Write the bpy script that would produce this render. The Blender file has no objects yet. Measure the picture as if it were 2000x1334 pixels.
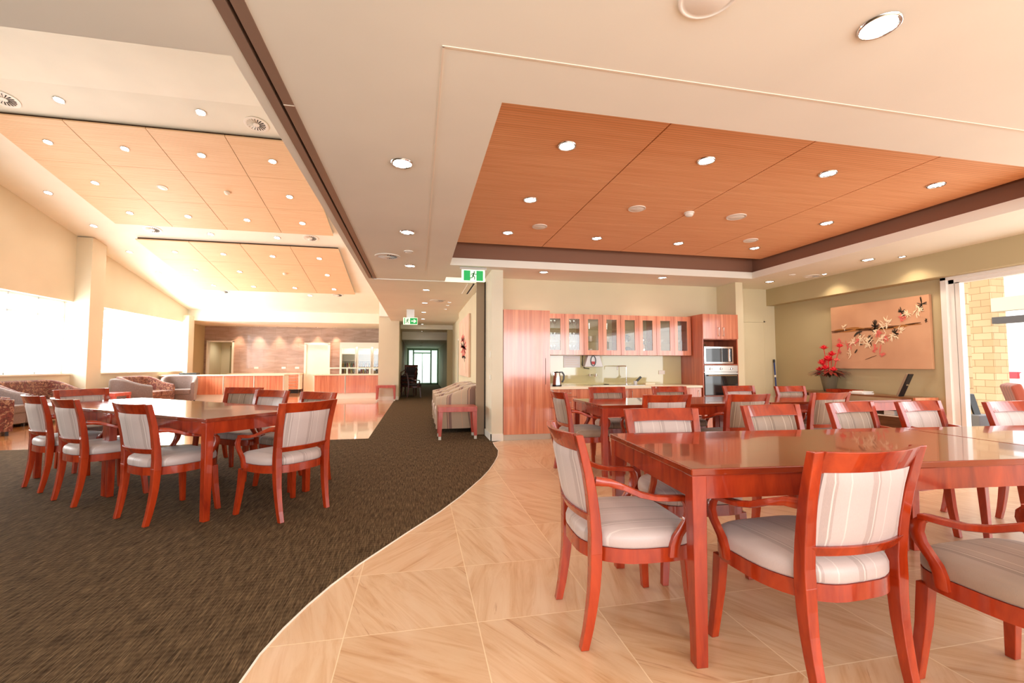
import bpy, math, random
from mathutils import Vector, Matrix
random.seed(7)
S = bpy.context.scene
COL = S.collection
PI = math.pi

# ---------------------------------------------------------------- camera
cam_d = bpy.data.cameras.new('camera')
cam = bpy.data.objects.new('camera', cam_d)
COL.objects.link(cam)
cam.location = (0, 0, 1.15)
cam.rotation_euler = (PI / 2 + 0.05307, 0, -0.20771)
cam_d.sensor_width = 36
cam_d.lens = 36 * 871.1 / 2000
cam_d.clip_start = 0.05
cam_d.clip_end = 300
S.camera = cam

# ---------------------------------------------------------------- exposure, sky, daylight
S.view_settings.view_transform = 'Standard'
S.view_settings.look = 'None'
S.view_settings.gamma = 1
S.view_settings.use_curve_mapping = False
S.view_settings.exposure = 0.3
S.cycles.use_denoising = True
S.cycles.max_bounces = 8
S.cycles.diffuse_bounces = 5
S.cycles.glossy_bounces = 4
S.cycles.transparent_max_bounces = 16
S.cycles.transmission_bounces = 6
S.cycles.sample_clamp_indirect = 6
S.cycles.caustics_reflective = False
S.cycles.caustics_refractive = False

W = bpy.data.worlds.new('sky')
S.world = W
W.use_nodes = True
bg = W.node_tree.nodes['Background']
bg.inputs[0].default_value = (1.0, 0.99, 0.97, 1)
bg.inputs[1].default_value = 1.9


def area(name, loc, rot, sx, sy, watts, col=(1, .97, .92)):
    d = bpy.data.lights.new(name, 'AREA')
    d.shape = 'RECTANGLE'
    d.size = sx
    d.size_y = sy
    d.energy = watts
    d.color = col
    o = bpy.data.objects.new(name, d)
    COL.objects.link(o)
    o.location = loc
    o.rotation_euler = rot
    return o


# daylight standing in each glazed opening (left window bands, glazed wall behind, doors on the right)
area('daylight_left_a', (-8.32, 8.7, 1.8), (0, -PI / 2, 0), 1.7, 7.4, 330, (.93, .97, 1))
area('daylight_left_b', (-8.32, 15.45, 1.8), (0, -PI / 2, 0), 1.7, 4.2, 380, (.95, .98, 1))
area('daylight_rear', (0.5, -3.15, 1.55), (PI / 2, 0, 0), 12.0, 1.7, 300, (.92, .96, 1))
ra = area('daylight_right', (7.3, 0.6, 1.2), (0, PI / 2, 0), 2.2, 5.6, 80, (.95, .98, 1))

# ---------------------------------------------------------------- mesh helpers


class MB:
    def __init__(s):
        s.v = []
        s.f = []

    def add(s, vs, fs):
        n = len(s.v)
        s.v += [tuple(p) for p in vs]
        s.f += [tuple(n + i for i in f) for f in fs]
        return s

    def box(s, x0, x1, y0, y1, z0, z1):
        x0, x1 = min(x0, x1), max(x0, x1)
        y0, y1 = min(y0, y1), max(y0, y1)
        z0, z1 = min(z0, z1), max(z0, z1)
        return s.add([(x0, y0, z0), (x1, y0, z0), (x1, y1, z0), (x0, y1, z0),
                      (x0, y0, z1), (x1, y0, z1), (x1, y1, z1), (x0, y1, z1)],
                     [(0, 3, 2, 1), (4, 5, 6, 7), (0, 1, 5, 4), (1, 2, 6, 5), (2, 3, 7, 6), (3, 0, 4, 7)])

    def rings(s, R, cap=True, closed=False):
        n = len(R[0])
        vs = [p for r in R for p in r]
        fs = []
        m = len(R)
        for i in range(m if closed else m - 1):
            a, b = i * n, ((i + 1) % m) * n
            for j in range(n):
                k = (j + 1) % n
                fs.append((a + j, a + k, b + k, b + j))
        if cap and not closed:
            fs.append(tuple(reversed(range(n))))
            fs.append(tuple((m - 1) * n + j for j in range(n)))
        return s.add(vs, fs)

    def sweep(s, pts, A, B, round_=0):
        """rectangular bar along pts; A, B: half-extent vectors, one each or one per point"""
        R = []
        for i, p in enumerate(pts):
            p = Vector(p)
            a = Vector(A[i] if isinstance(A[0], (tuple, list)) else A)
            b = Vector(B[i] if isinstance(B[0], (tuple, list)) else B)
            if round_:
                q = 1 - round_
                R.append([p + a + b * q, p + a * q + b, p - a * q + b, p - a + b * q,
                          p - a - b * q, p - a * q - b, p + a * q - b, p + a - b * q])
            else:
                R.append([p + a + b, p - a + b, p - a - b, p + a - b])
        return s.rings(R)

    def tube(s, pts, r, n=8):
        pts = [Vector(p) for p in pts]
        R = []
        for i, p in enumerate(pts):
            t = (pts[min(i + 1, len(pts) - 1)] - pts[max(i - 1, 0)]).normalized()
            u = t.cross(Vector((0, 0, 1)))
            if u.length < .1:
                u = t.cross(Vector((0, 1, 0)))
            u.normalize()
            w = t.cross(u)
            rr = r[i] if isinstance(r, (list, tuple)) else r
            R.append([p + (u * math.cos(2 * PI * k / n) + w * math.sin(2 * PI * k / n)) * rr for k in range(n)])
        return s.rings(R)

    def lathe(s, prof, c=(0, 0, 0), n=20):
        R = [[(c[0] + r * math.cos(2 * PI * k / n), c[1] + r * math.sin(2 * PI * k / n), c[2] + z) for k in range(n)]
             for r, z in prof]
        return s.rings(R)

    def prism(s, poly, a0, a1, ax='z'):
        def P(p, a):
            return {'z': (p[0], p[1], a), 'y': (p[0], a, p[1]), 'x': (a, p[0], p[1])}[ax]
        return s.rings([[P(p, a0) for p in poly], [P(p, a1) for p in poly]])


def mk(name, mb, mat, parent=None, loc=None, rot=None, bevel=0, smooth=0, seg=2, sub=0):
    me = bpy.data.meshes.new(name)
    me.from_pydata(mb.v, [], mb.f)
    me.validate()
    import bmesh
    bm = bmesh.new()
    bm.from_mesh(me)
    bmesh.ops.recalc_face_normals(bm, faces=bm.faces)
    bm.to_mesh(me)
    bm.free()
    if isinstance(mat, str):
        mat = M[mat]
    me.materials.append(mat)
    if smooth:
        me.shade_smooth()
        me.set_sharp_from_angle(angle=math.radians(smooth))
    o = bpy.data.objects.new(name, me)
    COL.objects.link(o)
    if parent:
        o.parent = parent
    if loc is not None:
        o.location = loc
    if rot is not None:
        o.rotation_euler = rot if isinstance(rot, (tuple, list)) else (0, 0, rot)
    if bevel:
        b = o.modifiers.new('b', 'BEVEL')
        b.width = bevel
        b.segments = seg
        b.limit_method = 'ANGLE'
        b.angle_limit = math.radians(40)
    if sub:
        b = o.modifiers.new('s', 'SUBSURF')
        b.levels = b.render_levels = sub
    return o


def thing(name, label, cat, loc=(0, 0, 0), rot=0, group=None):
    o = bpy.data.objects.new(name, None)
    COL.objects.link(o)
    o.location = loc
    o.rotation_euler = rot if isinstance(rot, (tuple, list)) else (0, 0, rot)
    o.empty_display_size = .1
    return tag(o, label, cat, group)


def tag(o, label=None, cat=None, group=None, kind=None):
    if label:
        o['label'] = label
    if cat:
        o['category'] = cat
    if group:
        o['group'] = group
    if kind:
        o['kind'] = kind
    return o


def struct(name, mb, mat, **k):
    return tag(mk(name, mb, mat, **k), kind='structure')


def dup(o, loc=None, rot=None, label=None, parent=None, group=None):
    c = o.copy()
    COL.objects.link(c)
    if parent:
        c.parent = parent
        c.matrix_parent_inverse = o.matrix_parent_inverse
    if loc is not None:
        c.location = loc
    if rot is not None:
        c.rotation_euler = rot if isinstance(rot, (tuple, list)) else (0, 0, rot)
    if label:
        c['label'] = label
    if group:
        c['group'] = group
    for ch in list(o.children):
        dup(ch, parent=c)
    return c


# ---------------------------------------------------------------- materials
M = {}


def lin(c):
    return tuple((x / 255 / 12.92 if x / 255 <= .04045 else ((x / 255 + .055) / 1.055) ** 2.4) for x in c) + (1,)


def mat(name, col, rough=.5, metal=0, spec=.5, coat=0, emit=None, es=0, sheen=0, coatr=.05):
    m = bpy.data.materials.new(name)
    m.use_nodes = True
    b = m.node_tree.nodes['Principled BSDF']
    b.inputs['Base Color'].default_value = tuple(col[:3]) + (1,)
    b.inputs['Roughness'].default_value = rough
    b.inputs['Metallic'].default_value = metal
    b.inputs['Specular IOR Level'].default_value = spec
    b.inputs['Coat Weight'].default_value = coat
    b.inputs['Coat Roughness'].default_value = coatr
    b.inputs['Sheen Weight'].default_value = sheen
    if emit:
        b.inputs['Emission Color'].default_value = tuple(emit[:3]) + (1,)
        b.inputs['Emission Strength'].default_value = es
    M[name] = m
    return m


class NT:
    """tiny node-graph helper"""

    def __init__(s, m):
        s.m = m
        s.t = m.node_tree
        s.b = s.t.nodes['Principled BSDF']
        s.tc = s.t.nodes.new('ShaderNodeTexCoord')

    def n(s, typ, **k):
        x = s.t.nodes.new('ShaderNode' + typ)
        for a, b in k.items():
            setattr(x, a, b)
        return x

    def l(s, a, b):
        s.t.links.new(a, b)

    def mapped(s, scale=(1, 1, 1), rot=(0, 0, 0), src=None, loc=(0, 0, 0)):
        mp = s.n('Mapping')
        mp.inputs['Scale'].default_value = scale
        mp.inputs['Rotation'].default_value = rot
        mp.inputs['Location'].default_value = loc
        s.l(src or s.tc.outputs['Object'], mp.inputs[0])
        return mp.outputs[0]

    def noise(s, vec, scale=5, detail=3, rough=.5, dist=0):
        x = s.n('TexNoise')
        x.inputs['Scale'].default_value = scale
        x.inputs['Detail'].default_value = detail
        x.inputs['Roughness'].default_value = rough
        x.inputs['Distortion'].default_value = dist
        s.l(vec, x.inputs['Vector'])
        return x.outputs[0]

    def ramp(s, fac, stops, interp='LINEAR'):
        x = s.n('ValToRGB')
        x.color_ramp.interpolation = interp
        e = x.color_ramp.elements
        while len(e) < len(stops):
            e.new(.5)
        for i, (p, c) in enumerate(stops):
            e[i].position = p
            e[i].color = tuple(c[:3]) + (1,)
        s.l(fac, x.inputs[0])
        return x.outputs[0]

    def mix(s, fac, a, b, mode='MIX'):
        x = s.n('Mix', data_type='RGBA', blend_type=mode)
        if isinstance(fac, (int, float)):
            x.inputs[0].default_value = fac
        else:
            s.l(fac, x.inputs[0])
        for i, c in ((6, a), (7, b)):
            if isinstance(c, (tuple, list)):
                x.inputs[i].default_value = tuple(c[:3]) + (1,)
            else:
                s.l(c, x.inputs[i])
        return x.outputs[2]

    def math(s, op, a, b=None):
        x = s.n('Math', operation=op)
        for i, c in ((0, a), (1, b)):
            if c is None:
                continue
            if isinstance(c, (int, float)):
                x.inputs[i].default_value = c
            else:
                s.l(c, x.inputs[i])
        return x.outputs[0]

    def sep(s, vec):
        x = s.n('SeparateXYZ')
        s.l(vec, x.inputs[0])
        return x.outputs

    def col(s, c):
        s.l(c, s.b.inputs['Base Color'])

    def bump(s, h, strength=.3, dist=.01):
        x = s.n('Bump')
        x.inputs['Strength'].default_value = strength
        x.inputs['Distance'].default_value = dist
        s.l(h, x.inputs['Height'])
        s.l(x.outputs[0], s.b.inputs['Normal'])


def paint(name, c, rough=.7):
    m = mat(name, lin(c), rough, spec=.3)
    g = NT(m)
    v = g.noise(g.mapped(), 1.5, 2)
    a = lin(c)
    g.col(g.ramp(v, [(.3, [x * .97 for x in a]), (.7, [min(x * 1.02, 1) for x in a])]))
    return m


def grain(name, dark, light, rough=.3, coat=0, scale=(30, 30, 1.2), rot=(0, 0, 0), spec=.5, detail=4, coatr=.05, mid=None):
    m = mat(name, light, rough, coat=coat, spec=spec, coatr=coatr)
    g = NT(m)
    v = g.noise(g.mapped(scale, rot), 1.0, detail, .6, .6)
    st = [(.3, dark), (.7, light)] if mid is None else [(.28, dark), (.5, mid), (.72, light)]
    g.col(g.ramp(v, st))
    return m


paint('ceiling_paint', (244, 240, 226))
paint('wall_paint', (226, 214, 180), .6)
paint('pillar_paint', (228, 218, 194), .6)
paint('wall_olive', (188, 172, 134), .6)
paint('white_trim', (245, 240, 228), .35)
paint('recess_brown', (150, 105, 82), .7)
grain('cherry', lin((126, 30, 7)), lin((176, 58, 20)), .25, coat=.45, scale=(14, 14, 3), spec=.4)
grain('cherry_top', lin((122, 36, 12)), lin((146, 54, 22)), .14, coat=.6, scale=(3, 20, 20), spec=.35, coatr=.03)
grain('cabinet_wood', lin((192, 96, 62)), lin((236, 156, 116)), .3, coat=1, scale=(22, 22, .7), coatr=.1)
M['cabinet_wood'].node_tree.nodes['Principled BSDF'].inputs['Coat IOR'].default_value = 1.65
grain('cabinet_wood_dark', lin((170, 80, 50)), lin((204, 112, 76)), .3, coat=.3, scale=(22, 22, .8), coatr=.15)
grain('red_wood', lin((176, 66, 52)), lin((205, 95, 78)), .3, coat=.4, scale=(12, 12, 3))
grain('sideboard_wood', lin((120, 78, 44)), lin((150, 100, 62)), .35, scale=(3, 3, 20))
grain('chair_dark_wood', lin((60, 22, 18)), lin((92, 36, 26)), .3, scale=(12, 12, 3))
mat('white_plastic', lin((245, 240, 230)), .4)
mat('chrome', (.8, .8, .8), .12, 1)
mat('steel', (.62, .60, .56), .28, 1)
mat('kick_metal', lin((232, 222, 205)), .3, .2)
mat('black', (.012, .012, .014), .25)
mat('black_glass', (.01, .01, .012), .03, coat=1)
mat('track_brown', lin((148, 122, 104)), .45, .2)
mat('panel_taupe', lin((158, 134, 108)), .6)
mat('slot_dark', (.015, .010, .008), .8)
mat('alu_white', lin((236, 232, 226)), .35)
mat('stone_top', lin((250, 236, 208)), .25, coat=.3)
mat('splash_glass', lin((208, 200, 150)), .06, coat=1, coatr=.02)
mat('lamp_glow', (1, .95, .85), .4, emit=(1, .95, .86), es=14)
mat('sign_green', lin((20, 160, 80)), .4, emit=lin((20, 165, 80)), es=.5)
mat('sign_white', lin((225, 250, 220)), .4, emit=lin((230, 255, 220)), es=.6)
mat('sign_dark', lin((30, 110, 60)), .4)
mat('red_plastic', lin((200, 40, 30)), .4)
mat('flower_red', lin((225, 30, 45)), .45)
mat('flower_pink', lin((240, 120, 110)), .5)
mat('leaf_dark', lin((70, 50, 25)), .5)
mat('leaf_red', lin((130, 40, 25)), .5)
mat('vase_grey', lin((110, 104, 84)), .35)
mat('blue_pole', lin((50, 70, 130)), .4)
mat('bottle_dark', (.012, .02, .012), .08, coat=.5)
mat('bottle_gold', lin((150, 130, 50)), .1, coat=.5)
mat('bottle_red', lin((110, 20, 20)), .1, coat=.5)
mat('ceramic', (.85, .84, .82), .15, coat=.5)
mat('paper', (.9, .89, .86), .7)
mat('rubber', (.02, .02, .02), .8)
mat('aluminium_end', lin((214, 206, 190)), .35, .5)
mat('joint_dark', lin((70, 40, 24)), .8)
mat('joint_light', lin((240, 225, 205)), .7)
mat('glow_strip', lin((255, 250, 240)), .5)
mat('frame_green', lin((150, 180, 160)), .4)
mat('car_white', lin((235, 238, 242)), .2, coat=1)
mat('car_light', lin((200, 30, 50)), .2, coat=1)
mat('grey_box', lin((150, 150, 158)), .5)
mat('outdoor_pave', lin((215, 205, 190)), .8)
mat('beam_cream', lin((225, 215, 190)), .6)
mat('beam_dark', lin((90, 84, 84)), .6)
mat('navy', (.03, .03, .05), .5)
mat('olive_door', lin((150, 140, 100)), .5)
mat('charcoal_fabric', lin((44, 34, 38)), .9)


def pane(name, tint, gl=.08, rough=.02):
    m = bpy.data.materials.new(name)
    m.use_nodes = True
    t = m.node_tree
    t.nodes.clear()
    o = t.nodes.new('ShaderNodeOutputMaterial')
    mx = t.nodes.new('ShaderNodeMixShader')
    a = t.nodes.new('ShaderNodeBsdfTransparent')
    b = t.nodes.new('ShaderNodeBsdfGlossy')
    a.inputs[0].default_value = tuple(tint) + (1,)
    b.inputs[1].default_value = rough
    mx.inputs[0].default_value = gl
    t.links.new(a.outputs[0], mx.inputs[1])
    t.links.new(b.outputs[0], mx.inputs[2])
    t.links.new(mx.outputs[0], o.inputs[0])
    M[name] = m


pane('pane', (.97, .98, .97), .06)
m = bpy.data.materials.new('sheer_blind')
m.use_nodes = True
t_ = m.node_tree
t_.nodes.clear()
o_ = t_.nodes.new('ShaderNodeOutputMaterial')
x_ = t_.nodes.new('ShaderNodeMixShader')
a_ = t_.nodes.new('ShaderNodeBsdfTransparent')
b_ = t_.nodes.new('ShaderNodeBsdfTranslucent')
b_.inputs[0].default_value = (.95, .95, .93, 1)
x_.inputs[0].default_value = .06
t_.links.new(a_.outputs[0], x_.inputs[1])
t_.links.new(b_.outputs[0], x_.inputs[2])
t_.links.new(x_.outputs[0], o_.inputs[0])
M['sheer_blind'] = m
pane('pane_green', (.78, .93, .84), .1)
pane('cabinet_glass', (.95, .94, .9), .07)
pane('glassware', (.93, .93, .9), .25)

# striped satin upholstery


def stripes(name, base, band, thin, rough=.42, sheen=.3, period=.16, diag=0):
    m = mat(name, base, rough, sheen=sheen, spec=.5)
    g = NT(m)
    so_ = g.sep(g.tc.outputs['Object'])
    x = g.math('ADD', so_[0], g.math('MULTIPLY', so_[1], diag))
    t = g.math('FRACT', g.math('DIVIDE', g.math('ADD', x, 5.03), period))
    c = g.ramp(t, [(0, base), (.30, band), (.44, thin), (.47, band), (.52, base), (.78, thin), (.81, base)], 'CONSTANT')
    w = g.noise(g.mapped((500, 500, 90)), 1, 2)
    c = g.mix(.12, c, g.ramp(w, [(.3, [q * .5 for q in base[:3]]), (.7, base)]))
    g.col(c)
    g.bump(w, .15, .002)
    return m


stripes('satin_pale', lin((190, 170, 164)), lin((170, 150, 143)), lin((206, 190, 182)))
stripes('satin_taupe', lin((150, 126, 108)), lin((126, 102, 84)), lin((190, 168, 148)), .5)
stripes('armchair_stripe', lin((205, 178, 152)), lin((148, 112, 104)), lin((222, 180, 150)), .8, .5, .36, 1)
stripes('cushion_red', lin((176, 84, 62)), lin((96, 34, 38)), lin((225, 140, 90)), .8, .3, .12)

m = mat('grey_weave', lin((146, 120, 110)), .9, sheen=.4)
g = NT(m)
g.col(g.ramp(g.noise(g.mapped((60, 60, 60)), 1, 3), [(.3, lin((104, 84, 78))), (.7, lin((128, 106, 98)))]))
m = mat('paisley', lin((120, 60, 45)), .9, sheen=.3)
g = NT(m)
v = g.noise(g.mapped((4.5, 4.5, 4.5)), 1.6, 3, .6, 3)
g.col(g.ramp(v, [(.30, lin((60, 24, 22))), (.42, lin((128, 62, 50))), (.5, lin((70, 30, 26))), (.58, lin((178, 130, 100))),
                 (.66, lin((110, 44, 38)))]))

# timber ceiling panels, slotted; one wood, hall copy's bright light put into its colour
for nm, c0, c1 in (('tray_panel', (238, 172, 124), (250, 192, 144)), ('hall_panel_lit', (234, 194, 152), (244, 210, 172))):
    m = mat(nm, lin(c1), .55, spec=.3)
    g = NT(m)
    v = g.noise(g.mapped((1.2, 26, 8)), 1, 4, .6, .3)
    c = g.ramp(v, [(.3, lin(c0)), (.7, lin(c1))])
    y = g.sep(g.tc.outputs['Object'])[1]
    s_ = g.math('FRACT', g.math('MULTIPLY', y, 34))
    sl = g.math('LESS_THAN', s_, .22)
    c = g.mix(g.math('MULTIPLY', sl, .24), c, lin((90, 42, 20)))
    g.col(c)
    g.bump(s_, .08, .003)

# sandstone floor tiles
m = mat('sandstone', lin((232, 190, 140)), .3, coat=.25, coatr=.15)
g = NT(m)
T = .57
mp = g.mapped((1 / T, 1 / T, 0), loc=(-.275 / T, -2.05 / T, 0))
fl = g.n('VectorMath', operation='FLOOR')
g.l(mp, fl.inputs[0])
fr = g.n('VectorMath', operation='FRACTION')
g.l(mp, fr.inputs[0])
wn = g.n('TexWhiteNoise', noise_dimensions='3D')
g.l(fl.outputs[0], wn.inputs['Vector'])
rot = g.n('VectorRotate', rotation_type='Z_AXIS')
g.l(g.tc.outputs['Object'], rot.inputs['Vector'])
g.l(g.math('SUBTRACT', g.math('MULTIPLY', wn.outputs[0], 2.2), 1.1), rot.inputs['Angle'])
off = g.n('VectorMath', operation='MULTIPLY_ADD')
g.l(wn.outputs[1], off.inputs[0])
off.inputs[1].default_value = (9, 9, 9)
g.l(rot.outputs[0], off.inputs[2])
vv = g.mapped((9, .9, 1), src=off.outputs[0])
n1 = g.noise(vv, 1.6, 5, .62, 1.3)
base = g.ramp(n1, [(.26, lin((196, 146, 102))), (.40, lin((214, 172, 132))), (.55, lin((224, 188, 152))), (.75, lin((228, 196, 162)))])
n2 = g.noise(g.mapped((13, .7, 1), src=off.outputs[0]), 1.0, 6, .7, 1.6)
vein = g.ramp(n2, [(.30, (1, 1, 1)), (.37, (0, 0, 0))])
vm = g.n('RGBToBW')
g.l(vein, vm.inputs[0])
base = g.mix(g.math('MULTIPLY', vm.outputs[0], .7), base, lin((172, 114, 72)))
tint = g.ramp(wn.outputs[0], [(0, (.90, .85, .80)), (.5, (1, 1, 1)), (1, (.97, .90, .84))])
base = g.mix(1, base, tint, 'MULTIPLY')
sx = g.sep(fr.outputs[0])
e = g.math('MINIMUM', g.math('MINIMUM', sx[0], g.math('SUBTRACT', 1, sx[0])), g.math('MINIMUM', sx[1], g.math('SUBTRACT', 1, sx[1])))
gr = g.math('LESS_THAN', e, .004)
g.col(g.mix(g.math('MULTIPLY', gr, .7), base, lin((246, 222, 186))))

# carpet, flecks running down the room
m = mat('carpet_weave', lin((92, 72, 52)), .95, spec=.1)
g = NT(m)
a = g.noise(g.mapped((170, 9, 1)), 1, 3, .7, .2)
b_ = g.noise(g.mapped((60, 6, 1), (0, 0, .06)), 1, 2, .6)
zz = g.n('TexWave', wave_type='BANDS', bands_direction='Y', wave_profile='TRI')
zz.inputs['Scale'].default_value = 9
zz.inputs['Distortion'].default_value = 3
zz.inputs['Detail Scale'].default_value = 2
g.l(g.tc.outputs['Object'], zz.inputs['Vector'])
c = g.ramp(a, [(.36, lin((36, 25, 14))), (.5, lin((76, 57, 37))), (.66, lin((140, 116, 86)))])
c = g.mix(.35, c, g.ramp(b_, [(.35, lin((58, 42, 28))), (.65, lin((118, 98, 72)))]))
c = g.mix(.12, c, g.ramp(zz.outputs[0], [(.2, lin((52, 38, 28))), (.8, lin((120, 100, 76)))]))
g.col(c)
g.bump(a, .5, .004)

# polished timber boards
m = mat('timber_boards', lin((214, 140, 84)), .16, coat=.8, coatr=.06)
g = NT(m)
br = g.n('TexBrick')
br.offset = .37
br.inputs['Scale'].default_value = 1
br.inputs['Brick Width'].default_value = 1.7
br.inputs['Row Height'].default_value = .11
br.inputs['Mortar Size'].default_value = .0015
br.inputs['Color1'].default_value = lin((206, 128, 74))
br.inputs['Color2'].default_value = lin((226, 158, 100))
br.inputs['Mortar'].default_value = lin((150, 84, 44))
g.l(g.mapped((1, 1, 1), (0, 0, PI / 2)), br.inputs['Vector'])
v = g.noise(g.mapped((30, 1.6, 1)), 1, 4, .6)
g.col(g.mix(.3, br.outputs[0], g.ramp(v, [(.3, lin((190, 108, 58))), (.7, lin((236, 172, 116)))])))

# brown stone tiles behind the bar
m = mat('bar_tile', lin((150, 118, 96)), .35, coat=.2)
g = NT(m)
br = g.n('TexBrick')
br.offset = .5
br.inputs['Scale'].default_value = 1
br.inputs['Brick Width'].default_value = .9
br.inputs['Row Height'].default_value = .3
br.inputs['Mortar Size'].default_value = .004
br.inputs['Color1'].default_value = lin((160, 130, 112))
br.inputs['Color2'].default_value = lin((184, 156, 138))
br.inputs['Mortar'].default_value = lin((110, 84, 66))
cx = g.n('CombineXYZ')
sp = g.sep(g.tc.outputs['Object'])
g.l(sp[0], cx.inputs[0])
g.l(sp[2], cx.inputs[1])
g.l(cx.outputs[0], br.inputs['Vector'])
v = g.noise(g.mapped((1.6, 1, 9)), 1, 5, .6, .8)
g.col(g.mix(.55, br.outputs[0], g.ramp(v, [(.3, lin((124, 94, 76))), (.7, lin((188, 164, 150)))])))

# exterior brick
m = mat('pale_brick', lin((226, 190, 140)), .85)
g = NT(m)
br = g.n('TexBrick')
br.inputs['Scale'].default_value = 1
br.inputs['Brick Width'].default_value = .36
br.inputs['Row Height'].default_value = .16
br.inputs['Mortar Size'].default_value = .006
br.inputs['Color1'].default_value = lin((206, 170, 128))
br.inputs['Color2'].default_value = lin((224, 194, 154))
br.inputs['Mortar'].default_value = lin((172, 136, 98))
cx = g.n('CombineXYZ')
sp = g.sep(g.tc.outputs['Object'])
g.l(g.math('ADD', sp[0], sp[1]), cx.inputs[0])
g.l(sp[2], cx.inputs[1])
g.l(cx.outputs[0], br.inputs['Vector'])
g.col(br.outputs[0])
g.bump(br.outputs['Fac'], .5, .01)

# painting ground
for nm, c0, c1 in (('canvas_tan', (196, 146, 112), (214, 166, 130)), ('canvas_blush', (228, 188, 160), (244, 212, 186))):
    m = mat(nm, lin(c1), .75)
    g = NT(m)
    g.col(g.ramp(g.noise(g.mapped(), 1.6, 3), [(.3, lin(c0)), (.7, lin(c1))]))
mat('paint_cream', lin((246, 224, 190)), .7)
mat('paint_brown', lin((92, 52, 22)), .7)
mat('paint_ochre', lin((170, 110, 50)), .7)
mat('paint_dark', lin((52, 40, 24)), .7)
mat('paint_pink', lin((226, 110, 100)), .7)

# ================================================================ the setting
ZC = 2.62                      # flat ceiling
XW, XR = -8.05, 6.8            # window wall, right wall
SL = -.208
TH = math.atan(SL)


def zr(y):                     # raked ceiling height
    return 6.86 + SL * y


# floors -------------------------------------------------------
curve = [(1.277, 6.73), (1.10, 6.60), (1.08, 6.30), (1.073, 5.99), (1.0, 5.62), (.887, 5.23), (.77, 4.88), (.642, 4.557), (.381, 3.98), (.185, 3.604),
         (-.06, 3.20), (-.322, 2.751), (-.43, 2.53), (-.504, 2.345), (-.56, 2.17), (-.60, 2.0), (-.625, 1.75), (-.63, 1.4), (-.60, 1.0),
         (-.5, .4), (-.3, -.3), (.1, -1.2), (.6, -2.0), (1.2, -2.95)]
struct('floor', MB().box(-8.7, 7.0, -3.05, 27.4, -.12, 0), 'sandstone')
car = [(-8.05, -2.95), (-8.05, 7.36), (-.745, 7.36), (-.745, 15.3), (-.62, 15.3), (-.62, 27.2), (1.3, 27.2), (1.25, 7.34), (1.277, 6.73)] + curve[1:]
struct('floor_carpet', MB().prism(car, 0, .005), 'carpet_weave')
struct('floor_timber', MB().box(-8.6, -.745, 7.36, 22.4, 0, .004), 'timber_boards')
pts = [Vector((x, y, .004)) for x, y in curve]
struct('trim_1', MB().sweep(pts, (.003, 0, 0), (0, 0, .0035)), 'white_trim')

# ceilings -----------------------------------------------------
cm = MB()
cm.box(-.70, .445, -3.0, 7.82, ZC, ZC + .11)            # between track and tray
cm.box(.445, XR + .2, -3.0, 2.384, ZC, ZC + .11)
cm.box(5.555, XR + .2, 2.384, 7.45, ZC, ZC + .11)
cm.box(.445, 5.555, 6.525, 7.45, ZC, ZC + .11)
cm.box(-8.05, -.885, -3.0, 2.28, ZC, ZC + .11)
struct('ceiling', cm, 'ceiling_paint')
cb = MB()                                               # beam over the track, its slot left open
cb.box(-.885, -.826, -3, 7.82, ZC, ZC + .12)
cb.box(-.885, -.70, -3, 7.82, ZC + .07, ZC + .12)
cb.box(-.885, -.745, -3, 17.9, ZC + .11, 5.4)
cb.box(-.885, -.745, 7.82, 17.9, ZC, ZC + .11)
struct('ceiling_beam', cb, 'ceiling_paint')
# recess above the tray
rc = MB()
rc.box(.3, 5.7, 2.2, 2.3, ZC + .11, 3.05).box(.3, 5.7, 6.60, 6.68, ZC + .11, 3.05)
rc.box(.3, .38, 2.3, 6.6, ZC + .11, 3.05).box(5.63, 5.7, 2.3, 6.6, ZC + .11, 3.05)
rc.box(.3, 5.7, 2.2, 6.68, 3.02, 3.06)
struct('ceiling_recess', rc, 'recess_brown')
# corridor ceilings
cc = MB()
cc.box(-.745, 1.30, 7.82, 16.6, ZC, ZC + .1)
cc.box(-.7, 1.35, 16.6, 18.2, 2.46, 2.5).box(-.7, 1.35, 16.55, 16.62, 2.46, ZC + .1)
cc.box(-.62, 1.30, 18.0, 18.12, 2.15, 2.5).box(-.62, 1.30, 18.1, 27.3, 2.15, 2.2)
struct('ceiling_corridor', cc, 'ceiling_paint')
struct('trim_2', MB().box(-.745, .99, 7.80, 7.83, ZC - .015, ZC + .02), 'white_trim')
# raked ceiling over the hall and the flat band above its high end
ra_ = MB()
y0, y1 = 7.6, 17.95
ra_.add([(XW - .1, y0, zr(y0)), (-.8, y0, zr(y0)), (-.8, y1, zr(y1)), (XW - .1, y1, zr(y1)),
         (XW - .1, y0, zr(y0) + .1), (-.8, y0, zr(y0) + .1), (-.8, y1, zr(y1) + .1), (XW - .1, y1, zr(y1) + .1)],
        [(0, 1, 2, 3), (7, 6, 5, 4), (0, 4, 5, 1), (1, 5, 6, 2), (2, 6, 7, 3), (3, 7, 4, 0)])
ra_.box(XW - .1, -.8, 2.2, y0, zr(y0) - .0, zr(y0) + .1)
struct('ceiling_hall', ra_, 'ceiling_paint')
hb = MB()
hb.box(XW - .1, -.885, 2.22, 2.28, ZC + .1, 5.4)
hb.box(-8.6, -.885, 17.9, 18.0, 2.75, 3.35)
hb.box(-8.6, -.70, 18.0, 20.4, 2.75, 2.85)
struct('ceiling_bulkhead', hb, 'ceiling_paint')
# control joint lines in the flat ceiling
struct('trim_3', MB().box(.094, .104, 2.006, 7.0, ZC - .003, ZC + .01), 'joint_light')
struct('trim_4', MB().box(.094, XR - .15, 2.0, 2.01, ZC - .003, ZC + .01), 'joint_light')

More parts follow.
